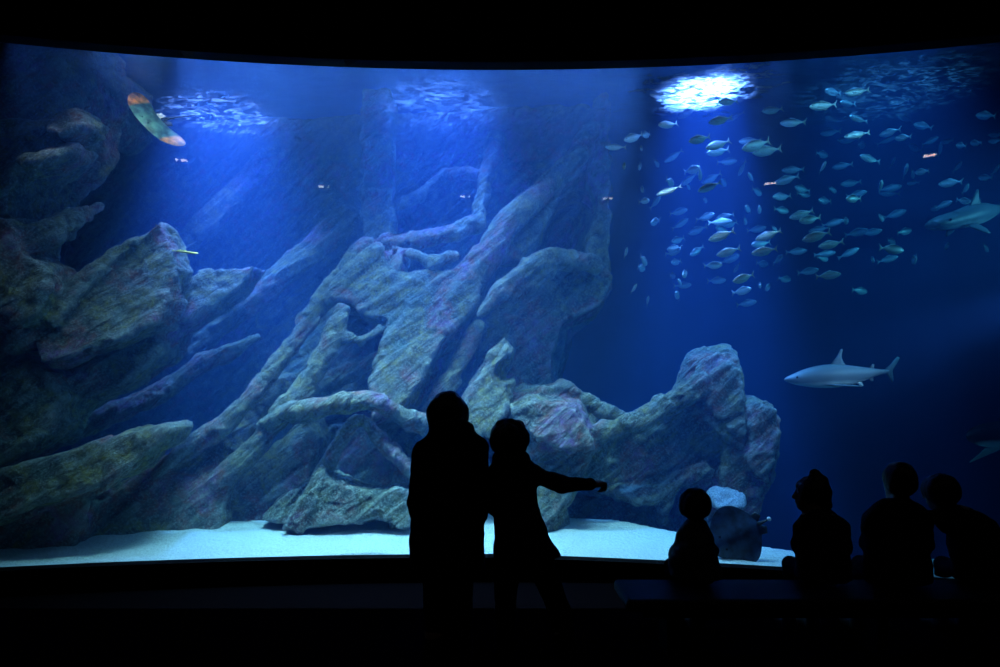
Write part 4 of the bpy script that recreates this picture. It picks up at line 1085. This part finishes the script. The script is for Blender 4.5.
def build_person(label, base, J, h=0.008):
    """J: joints and garment sections in hall coordinates"""
    base = np.asarray(base, float)
    pts = [J['head'] + np.array([0, 0, J['hs']]), J['head']] + [p for k in ('armL', 'armR', 'legL', 'legR') for p in J[k]] + [[s[1] + q * s[3], s[2], s[0]] for s in J['torso'] for q in (-1, 1)]
    lo, hi = bounds(pts, 0.20)
    lo[2] = max(lo[2], base[2] - 0.02)
    sc_ = J['hs'] / 0.21
    fd = Field(lo, hi, h)
    head_shape(fd, J['head'], J['hs'], J['R'])
    column(fd, [(z, cx, cy, rx * 0.80, ry * 0.80) for z, cx, cy, rx, ry in J['torso']])
    nk = J['head'] + J['R'] @ np.array([0, -0.10, -0.70]) * J['hs']
    ch = np.array([J['torso'][-1][1], J['torso'][-1][2], J['torso'][-1][0]])
    fd.cone(nk, ch - (0, 0, 0.05), 0.22 * J['hs'], 0.30 * J['hs'], 0.03)
    for k in ('armL', 'armR'):
        a, e, w = [np.asarray(p, float) for p in J[k]]
        r = J['ar']
        fd.cone(ch + (a - ch) * 0.5, a, r[0], r[0], 0.03); fd.cone(a, e, r[0] * 0.85, r[1] * 0.85, 0.02); fd.cone(e, w, r[1] * 0.82, r[2] * 0.72, 0.02)
        hd, sd, pose = J['h' + k[3]]
        hand(fd, w, hd, sd, None, 0.20 * sc_ * J.get('hand', 0.85), pose)
    for k in ('legL', 'legR'):
        a, e, w = [np.asarray(p, float) for p in J[k]]; r = J['lr']
        fd.cone(a, e, r[0] * 0.78, r[1] * 0.78, 0.03); fd.cone(e, e + (w - e) * 0.3, r[1] * 0.82, r[1] * 0.86, 0.02); fd.cone(e + (w - e) * 0.3, w, r[1] * 0.85, r[2] * 0.8, 0.02)
        f = np.asarray(J['foot'], float); fd.cone(w, w + f * 0.11 * sc_ + np.array([0, 0, -0.05]), 0.035 * sc_, 0.026 * sc_, 0.02)
    root = solid(fd, 'person', M['skin'], None, base)
    root.location = base
    tag(root, label, 'person')
    # clothes
    fd = Field(lo, hi, max(h, 0.009))
    column(fd, J['torso'])
    for k in ('armL', 'armR'):
        a, e, w = [np.asarray(p, float) for p in J[k]]; r = J['ar']
        fd.cone(ch + (a - ch) * 0.6, a, r[0], r[0] * 1.05, 0.05)
        fd.cone(a, e, r[0], r[1], 0.025); fd.cone(e, e + (w - e) * 0.93, r[1], r[2] * 1.1, 0.02)
    if 'hood' in J:
        c, rr = J['hood']; fd.ell(c, rr, 0.03)
    else:
        fd.cone(nk + (0, 0, 0.02), nk - (0, 0, 0.03), 0.27 * J['hs'], 0.36 * J['hs'], 0.03)
    # neck opening
    fd.ell(nk + J['R'] @ np.array([0, 0.22, 0.28]) * J['hs'], np.array([0.2, 0.22, 0.2]) * J['hs'], 0.01, cut=True)
    solid(fd, J.get('top', 'jacket'), M[J['mat']], root, base, J.get('folds', 0.008), J.get('seed', 1))
    fd = Field(lo, hi, max(h, 0.010))
    z0 = J['torso'][0][0]
    low = [(z, cx, cy, rx * 0.84, ry * 0.84) for z, cx, cy, rx, ry in J['torso'] if z < z0 + 0.16]
    column(fd, [(z0 - J.get('seatdrop', 0.02), *low[0][1:])] + low[1:])
    for k in ('legL', 'legR'):
        a, e, w = [np.asarray(p, float) for p in J[k]]; r = J['lr']
        fd.cone(a, e, r[0], r[1], 0.03); fd.cone(e, w + (e - w) * 0.08, r[1], r[2] * 1.15, 0.02)
    solid(fd, 'trousers', M['trousers'], root, base, 0.006, 3)
    for k in ('legL', 'legR'):
        w = np.asarray(J[k][2], float)
        fd = Field(w - 0.25, w + 0.25, 0.009)
        shoe(fd, w, J['foot'], sc_)
        solid(fd, 'shoe', M['shoe'], root, base)
    # hair
    c = np.asarray(J['head'], float); s = J['hs']; R = J['R']
    fd = Field(c - 0.32, c + 0.36, 0.008)
    J['hair'](fd, lambda x, y, z: c + R @ (np.array([x, y, z]) * s), s, R)
    V, Q = fd.mesh(); V = relax(V, Q, 1); N = normals(V, Q)
    V = V + N * (J.get('frizz', 0.006) * fbm(V * np.array([22, 22, 9]), 3, 5))[:, None]
    mesh_from('hair', V - base.astype(np.float32), Q, M['hair'], root)
    return root

def W(px, py, Y): return at(px, py, Y)
def face_cut(fd, L, s, R, y=0.36):
    fd.ell(L(0, y + 0.14, -0.16), np.array([0.27, 0.34, 0.34]) * s, 0.01, R, cut=True)

I3 = np.eye(3)
# ---- the adult --------------------------------------------------------
def adult():
    Y = 3.5
    x = lambda px: (px - 500) / F * Y
    z = lambda py: CAMZ + (397 - py) / F * Y
    def hair(fd, L, s, R):
        fd.ell(L(0, -0.08, 0.08), np.array([0.43, 0.47, 0.45]) * s, 0.01, R)
        for q in (-1, 1): fd.cone(L(q * 0.26, -0.12, 0.05), L(q * 0.27, -0.08, -0.38), 0.19 * s, 0.15 * s, 0.03)
        fd.cone(L(0, -0.26, 0.05), L(0, -0.24, -0.45), 0.27 * s, 0.22 * s, 0.04)
        face_cut(fd, L, s, R)
    J = dict(head=np.array([x(447.5), Y + 0.02, z(415)]), hs=0.225, R=Rz(0.1), hair=hair, mat='coat', top='coat', folds=0.012, seed=2,
             hood=(np.array([x(452), Y - 0.05, z(429)]), np.array([0.108, 0.115, 0.060])),
             torso=[(z(572), x(447), Y, 0.196, 0.15), (z(554), x(447), Y, 0.192, 0.15), (z(536), x(447), Y, 0.185, 0.15), (z(515), x(448), Y, 0.182, 0.145), (z(490), x(449), Y, 0.180, 0.14), (z(465), x(450), Y, 0.175, 0.13), (z(450), x(450.5), Y, 0.160, 0.12), (z(440), x(451), Y, 0.128, 0.10), (z(431), x(451), Y, 0.09, 0.08)],
             armL=[(x(425.5), Y, z(451)), (x(419.5), Y - 0.03, z(500)), (x(423), Y + 0.12, z(540))], armR=[(x(476), Y, z(449)), (x(480.5), Y - 0.03, z(496)), (x(474), Y + 0.12, z(533))],
             ar=(0.058, 0.050, 0.042), hL=((0.2, 0.6, -0.7), (1, 0, 0.2), 'curl'), hR=((-0.2, 0.6, -0.7), (-1, 0, 0.2), 'curl'),
             legL=[(x(437), Y, 0.74), (x(436), Y + 0.02, 0.40), (x(435), Y, 0.075)], legR=[(x(459), Y, 0.74), (x(460), Y + 0.02, 0.40), (x(461), Y, 0.075)],
             lr=(0.085, 0.062, 0.048), foot=(0, 1, 0))
    build_person('adult in a long dark hooded coat standing with hands in pockets', (x(447), Y, 0), J)
adult()

# ---- the child who points --------------------------------------------
def pointing_child():
    Y = 3.5
    x = lambda px: (px - 500) / F * Y
    z = lambda py: CAMZ + (397 - py) / F * Y
    def hair(fd, L, s, R):
        fd.ell(L(0, -0.06, 0.06), np.array([0.475, 0.50, 0.44]) * s, 0.01, R)
        fd.ell(L(0, -0.16, -0.10), np.array([0.46, 0.36, 0.32]) * s, 0.03, R)
        face_cut(fd, L, s, R)
    sh = W(532, 474, 3.50); el = W(562, 484.5, 3.62); wr = W(592, 484.5, 3.76)
    tip = W(612, 482, 3.87); hd = tip - wr
    J = dict(head=np.array([x(510.5), Y, z(439)]), hs=0.205, R=Rz(-0.25), hair=hair, mat='jacket', folds=0.009, seed=5, frizz=0.012,
             hood=(np.array([x(511), Y - 0.03, z(457)]), np.array([0.088, 0.085, 0.05])),
             torso=[(z(556), x(528), Y, 0.168, 0.115), (z(548), x(525.5), Y, 0.158, 0.115), (z(540), x(523), Y, 0.143, 0.115), (z(525), x(520), Y, 0.132, 0.11), (z(510), x(516), Y, 0.113, 0.10), (z(490), x(515), Y, 0.110, 0.10), (z(475), x(515), Y, 0.113, 0.10), (z(467), x(513.5), Y, 0.105, 0.09), (z(458), x(511.5), Y, 0.080, 0.078)],
             armR=[sh, el, wr], armL=[(x(497), Y + 0.01, z(474)), (x(495.5), Y + 0.04, z(508)), (x(503), Y + 0.20, z(520))],
             ar=(0.045, 0.042, 0.032), hR=(hd, (-0.7, 0.7, 0.1), 'point'), hL=((0.4, 0.9, 0.1), (1, -0.3, 0.5), 'curl'), hand=0.80,
             legL=[(x(507), Y, 0.72), (x(505.5), Y + 0.02, 0.40), (x(504.5), Y, 0.07)], legR=[(x(537), Y, 0.69), (x(560), Y + 0.03, 0.40), (x(576), Y, 0.07)],
             lr=(0.070, 0.055, 0.045), foot=(0.15, 0.98, 0), seatdrop=0.01)
    build_person('child standing beside the adult with one arm stretched out pointing', (x(520), Y, 0), J, h=0.006)
pointing_child()

# ---- the four seated children ----------------------------------------
BENCH = 0.36
def seated(label, headpx, hs, R, hair, secs, armL, armR, Y=4.15, mat='jacket', ar=(0.05, 0.045, 0.036), pelvis=None, seed=1, frizz=0.006, folds=0.010, leg=1.0, hood=None):
    x = lambda px: (px - 500) / F * Y
    z = lambda py: CAMZ + (397 - py) / F * Y
    head = W(headpx[0], headpx[1], Y)
    tors = [(z(py), (x(a) + x(b)) / 2, Y, (x(b) - x(a)) / 2, ry) for py, a, b, ry in secs]
    px = (tors[0][1] if pelvis is None else x(pelvis))
    lg = leg
    J = dict(head=head, hs=hs, R=R, hair=hair, mat=mat, seed=seed, frizz=frizz, folds=folds,
             torso=tors, armL=[W(*p) for p in armL], armR=[W(*p) for p in armR], ar=ar,
             hL=((0.2, 0.9, -0.3), (1, 0, 0.3), 'curl'), hR=((-0.2, 0.9, -0.3), (-1, 0, 0.3), 'curl'),
             legL=[(px - 0.06, Y + 0.02, BENCH + 0.068), (px - 0.075, Y + 0.28 * lg, BENCH + 0.062), (px - 0.075, Y + 0.31 * lg, 0.07 + 0.06 * (1 - lg))],
             legR=[(px + 0.06, Y + 0.02, BENCH + 0.068), (px + 0.075, Y + 0.28 * lg, BENCH + 0.062), (px + 0.075, Y + 0.31 * lg, 0.07 + 0.06 * (1 - lg))],
             lr=(0.062, 0.050, 0.040), foot=(0, 1, 0), seatdrop=0.0)
    if hood is not None: J['hood'] = (W(hood[0], hood[1], Y - 0.05), np.array(hood[2]))
    return build_person(label, (px, Y, BENCH), J, h=0.008)

def short_hair(w=0.45, d=0.46, h=0.43):
    def hair(fd, L, s, R):
        fd.ell(L(0, -0.06, 0.10), np.array([w, d, h]) * s, 0.01, R)
        fd.ell(L(0, -0.18, -0.10), np.array([w * 0.92, 0.33, 0.30]) * s, 0.03, R)
        face_cut(fd, L, s, R)
    return hair
def pony_hair(fd, L, s, R):
    fd.ell(L(0, -0.04, 0.06), np.array([0.42, 0.45, 0.42]) * s, 0.01, R)
    fd.cone(L(0, -0.10, 0.36), L(0, -0.14, 0.56), 0.10 * s, 0.13 * s, 0.02)
    fd.chain([(L(0, -0.14, 0.54), 0.14 * s), (L(0, -0.30, 0.36), 0.16 * s), (L(0, -0.40, 0.05), 0.18 * s), (L(0, -0.42, -0.35), 0.15 * s), (L(0, -0.38, -0.6), 0.08 * s)], 0.02)
    face_cut(fd, L, s, R)

seated('toddler in a pale puffy jacket seated nearest the round stingray', (695.5, 505), 0.198, Rz(-0.35), short_hair(0.47, 0.48, 0.43),
       [(576, 670, 722, 0.13), (566, 669, 721, 0.13), (552, 671, 716, 0.13), (540, 676, 712, 0.12), (530, 680, 708, 0.10), (522, 688, 703, 0.07)],
       [(685, 538, 4.15), (677, 552, 4.20), (682, 560, 4.32)], [(705, 538, 4.15), (712, 551, 4.2), (709, 560, 4.32)], mat='puffer', ar=(0.038, 0.044, 0.036), seed=3, leg=0.88)
seated('seated child with a high ponytail, face turned in profile', (810, 493), 0.205, Rz(1.25), pony_hair,
       [(578, 796, 850, 0.13), (566, 796, 851, 0.13), (552, 797, 849, 0.13), (540, 799, 847, 0.12), (528, 801, 842, 0.11), (518, 804, 836, 0.095), (510, 809, 829, 0.075)],
       [(803, 528, 4.15), (800, 546, 4.2), (806, 560, 4.33)], [(840, 528, 4.15), (844, 547, 4.2), (838, 560, 4.33)], mat='knit', ar=(0.05, 0.045, 0.036), seed=4)
seated('biggest seated child with short hair and broad shoulders', (898, 481), 0.222, Rz(0.12), short_hair(0.40, 0.45, 0.42),
       [(580, 864, 930, 0.14), (566, 864, 929, 0.14), (548, 865, 928, 0.14), (530, 867, 927, 0.13), (516, 870, 925, 0.12), (507, 876, 919, 0.10), (500, 885, 911, 0.08)],
       [(873, 520, 4.15), (869, 543, 4.2), (874, 560, 4.34)], [(921, 520, 4.15), (925, 543, 4.2), (920, 560, 4.34)], mat='jacket', ar=(0.055, 0.048, 0.038), seed=6)
seated('child leaning over with one arm on the broad-shouldered child', (939, 492), 0.212, Ry(-0.25) @ Rz(0.5), short_hair(0.46, 0.47, 0.42),
       [(580, 955, 1016, 0.14), (566, 954, 1015, 0.14), (550, 951, 1010, 0.14), (536, 949, 1002, 0.13), (524, 948, 990, 0.12), (515, 949, 978, 0.10), (508, 952, 968, 0.08)],
       [(951, 519, 4.15), (938, 518, 4.08), (924, 517, 4.02)], [(988, 528, 4.15), (1006, 548, 4.2), (1003, 562, 4.34)], mat='knit', ar=(0.048, 0.04, 0.034), seed=8)

# ---- the bench they sit on ---------------------------------------------
def bench():
    r = empty('bench', (2.0, 4.1, 0), 'long low black padded bench the four children sit on', 'bench')
    def part(name, lo, hi, mat, bev):
        o = box(name, np.array(lo) - (2.0, 4.1, 0), np.array(hi) - (2.0, 4.1, 0), mat, r, bev); return o
    part('seat', (0.7, 3.86, 0.29), (3.6, 4.32, BENCH), M['bench'], 0.025)
    part('frame', (0.8, 3.92, 0.24), (3.5, 4.26, 0.29), M['black_paint'], 0.006)
    for lx in (0.95, 2.15, 3.3): part('leg', (lx, 3.98, 0.0), (lx + 0.06, 4.20, 0.24), M['black_paint'], 0.006)
bench()
# ------------------------------------------------------------------ small ceiling lamps of the hall, mirrored in the panel
def lamp_mat():
    m, nt, out = new_mat('lamp_diffuser')
    e = nd(nt, 'ShaderNodeEmission'); e.inputs['Color'].default_value = (1.0, 0.95, 0.88, 1); e.inputs['Strength'].default_value = 14.0
    nt.links.new(e.outputs[0], out.inputs['Surface']); return m
M['diffuser'] = lamp_mat()
def hall_lamps():
    for i, (px, py) in enumerate(((183, 161), (322, 187), (463, 197), (607, 199), (770, 184), (930, 156))):
        d = np.array([(px - 500) / F, 1.0, (397 - py) / F]); o = np.array([0, 0, CAMZ])
        c = np.array([0, 9.02 - RG]); a = d[:2] @ d[:2]; b = 2 * d[:2] @ (o[:2] - c); cc = (o[:2] - c) @ (o[:2] - c) - RG * RG
        t = (-b + math.sqrt(b * b - 4 * a * cc)) / (2 * a); hit = o + d * t
        n = np.array([*(c - hit[:2]) / RG, 0]); r = d - 2 * (d @ n) * n
        q = hit + r * ((6.55 - hit[2]) / r[2])
        e = empty('ceiling_lamp', (q[0], q[1], 6.6), f"{ORD[i]} small slot lamp of the hall ceiling row counted from the cliff end", 'lamp', 'ceiling slot lamps')
        box('housing', (-0.09, -0.11, -0.03), (0.09, 0.11, 0.0), M['black_paint'], e, 0.004)
        box('diffuser', (-0.06, -0.06, -0.045), (0.06, 0.06, -0.03), M['diffuser'], e)
hall_lamps()
# ------------------------------------------------------------------ light and camera
def spot(name, loc, target, power, col, angle, blend=0.5, size=0.15):
    l = bpy.data.lights.new(name, 'SPOT'); l.energy = power; l.color = col; l.spot_size = math.radians(angle); l.spot_blend = blend; l.shadow_soft_size = size
    o = bpy.data.objects.new(name, l); C.objects.link(o); o.location = loc
    o.rotation_euler = (Vector(target) - Vector(loc)).to_track_quat('-Z', 'Y').to_euler()
    return o
def area(name, loc, target, power, col, sx, sy, spread=180):
    l = bpy.data.lights.new(name, 'AREA'); l.energy = power; l.color = col; l.shape = 'RECTANGLE'; l.size = sx; l.size_y = sy; l.spread = math.radians(spread)
    o = bpy.data.objects.new(name, l); C.objects.link(o); o.location = loc
    o.rotation_euler = (Vector(target) - Vector(loc)).to_track_quat('-Z', 'Y').to_euler()
    return o
BLUE = (0.10, 0.30, 1.0); CYAN = (0.45, 0.80, 1.0); WHITE = (0.75, 0.88, 1.0)
# shafts of light from lamps above the water
spot('tank_or_fill_lamp', (3.15, 10.8, 9.0), (3.1, 10.7, 0), 21000, (0.15, 0.32, 1.0), 29, 1.0)
spot('tank_or_fill_lamp', (-0.9, 11.1, 8.8), (-0.9, 11.5, 0), 8500, (0.13, 0.28, 1.0), 48, 1.0)
spot('tank_or_fill_lamp', (-4.7, 11.5, 8.8), (-4.4, 11.9, 0), 14000, (0.19, 0.31, 1.0), 46, 1.0)
spot('tank_or_fill_lamp', (5.9, 10.6, 8.8), (5.9, 11.0, 0), 1700, (0.06, 0.36, 0.9), 60, 1.0)
# unseen lamps added behind the lintel: row over the sand, wash over the rock
for x, p in ((-5.2, 9), (-3.2, 78), (-1.2, 78), (0.8, 68), (2.8, 20)):
    gy = float(glass_y(x))
    area('tank_or_fill_lamp', (x, gy + 0.36, 6.04), (x, gy + 0.80, -0.5), p * 0.9, (0.50, 0.66, 1.0), 2.0, 0.12, 50)
for x, p in ((-4.5, 15), (-2.9, 36), (-1.0, 36), (1.1, 20)):
    gy = float(glass_y(x))
    area('tank_or_fill_lamp', (x, gy + 0.40, 6.03), (x + 0.2, gy + 2.6, 0.0), p * 1.1, (0.46, 0.70, 1.0), 1.6, 0.2, 110)
spot('tank_or_fill_lamp', (-4.6, float(glass_y(-4.6)) + 0.38, 6.03), tuple(at(153, 121, 10.3)), 130, (1.0, 0.88, 0.72), 44, 1.0)  # warm spot added to brighten the orange-tipped stingray
# unseen fill lamps added to light the fish and sharks
spot('tank_or_fill_lamp', (10.6, 8.9, 4.7), (5.6, 11.0, 3.3), 800, (0.15, 0.58, 1.0), 60, 1.0)
area('tank_or_fill_lamp', (4.4, float(glass_y(4.4)) + 0.4, 6.03), (4.2, 11.4, 2.4), 16, (0.16, 0.58, 1.0), 2.6, 0.15, 120)
spot('tank_or_fill_lamp', (7.4, 8.5, 3.0), (4.9, 10.7, 1.8), 300, (0.36, 0.52, 1.0), 34, 1.0)
# unseen blue lamp added behind the cliff to colour the rear wall
spot('tank_or_fill_lamp', (0.6, 14.6, 2.2), (2.7, 16, 2.2), 20000, (0.002, 0.03, 1.0), 105, 1.0)

sc = bpy.context.scene
w = bpy.data.worlds.new('dark_hall'); sc.world = w; w.use_nodes = True
w.node_tree.nodes['Background'].inputs[0].default_value = (0, 0, 0, 1)
cam = bpy.data.cameras.new('camera'); cam.sensor_fit = 'HORIZONTAL'; cam.sensor_width = 36.0; cam.lens = 36.0 * F / 1000.0
cam.shift_y = (397.0 - 333.5) / 1000.0
cam.clip_end = 100
co = bpy.data.objects.new('camera', cam); C.objects.link(co); co.location = (0, 0, CAMZ); co.rotation_euler = (math.radians(90), 0, 0)
sc.camera = co
sc.view_settings.view_transform = 'Standard'; sc.view_settings.look = 'None'; sc.view_settings.gamma = 1.0; sc.view_settings.exposure = 0.0
sc.view_settings.use_curve_mapping = False
cy = sc.cycles
cy.max_bounces = 8; cy.diffuse_bounces = 2; cy.glossy_bounces = 2; cy.transmission_bounces = 4; cy.volume_bounces = 0; cy.transparent_max_bounces = 12
cy.use_denoising = True; cy.sample_clamp_indirect = 3.0; cy.sample_clamp_direct = 0.0
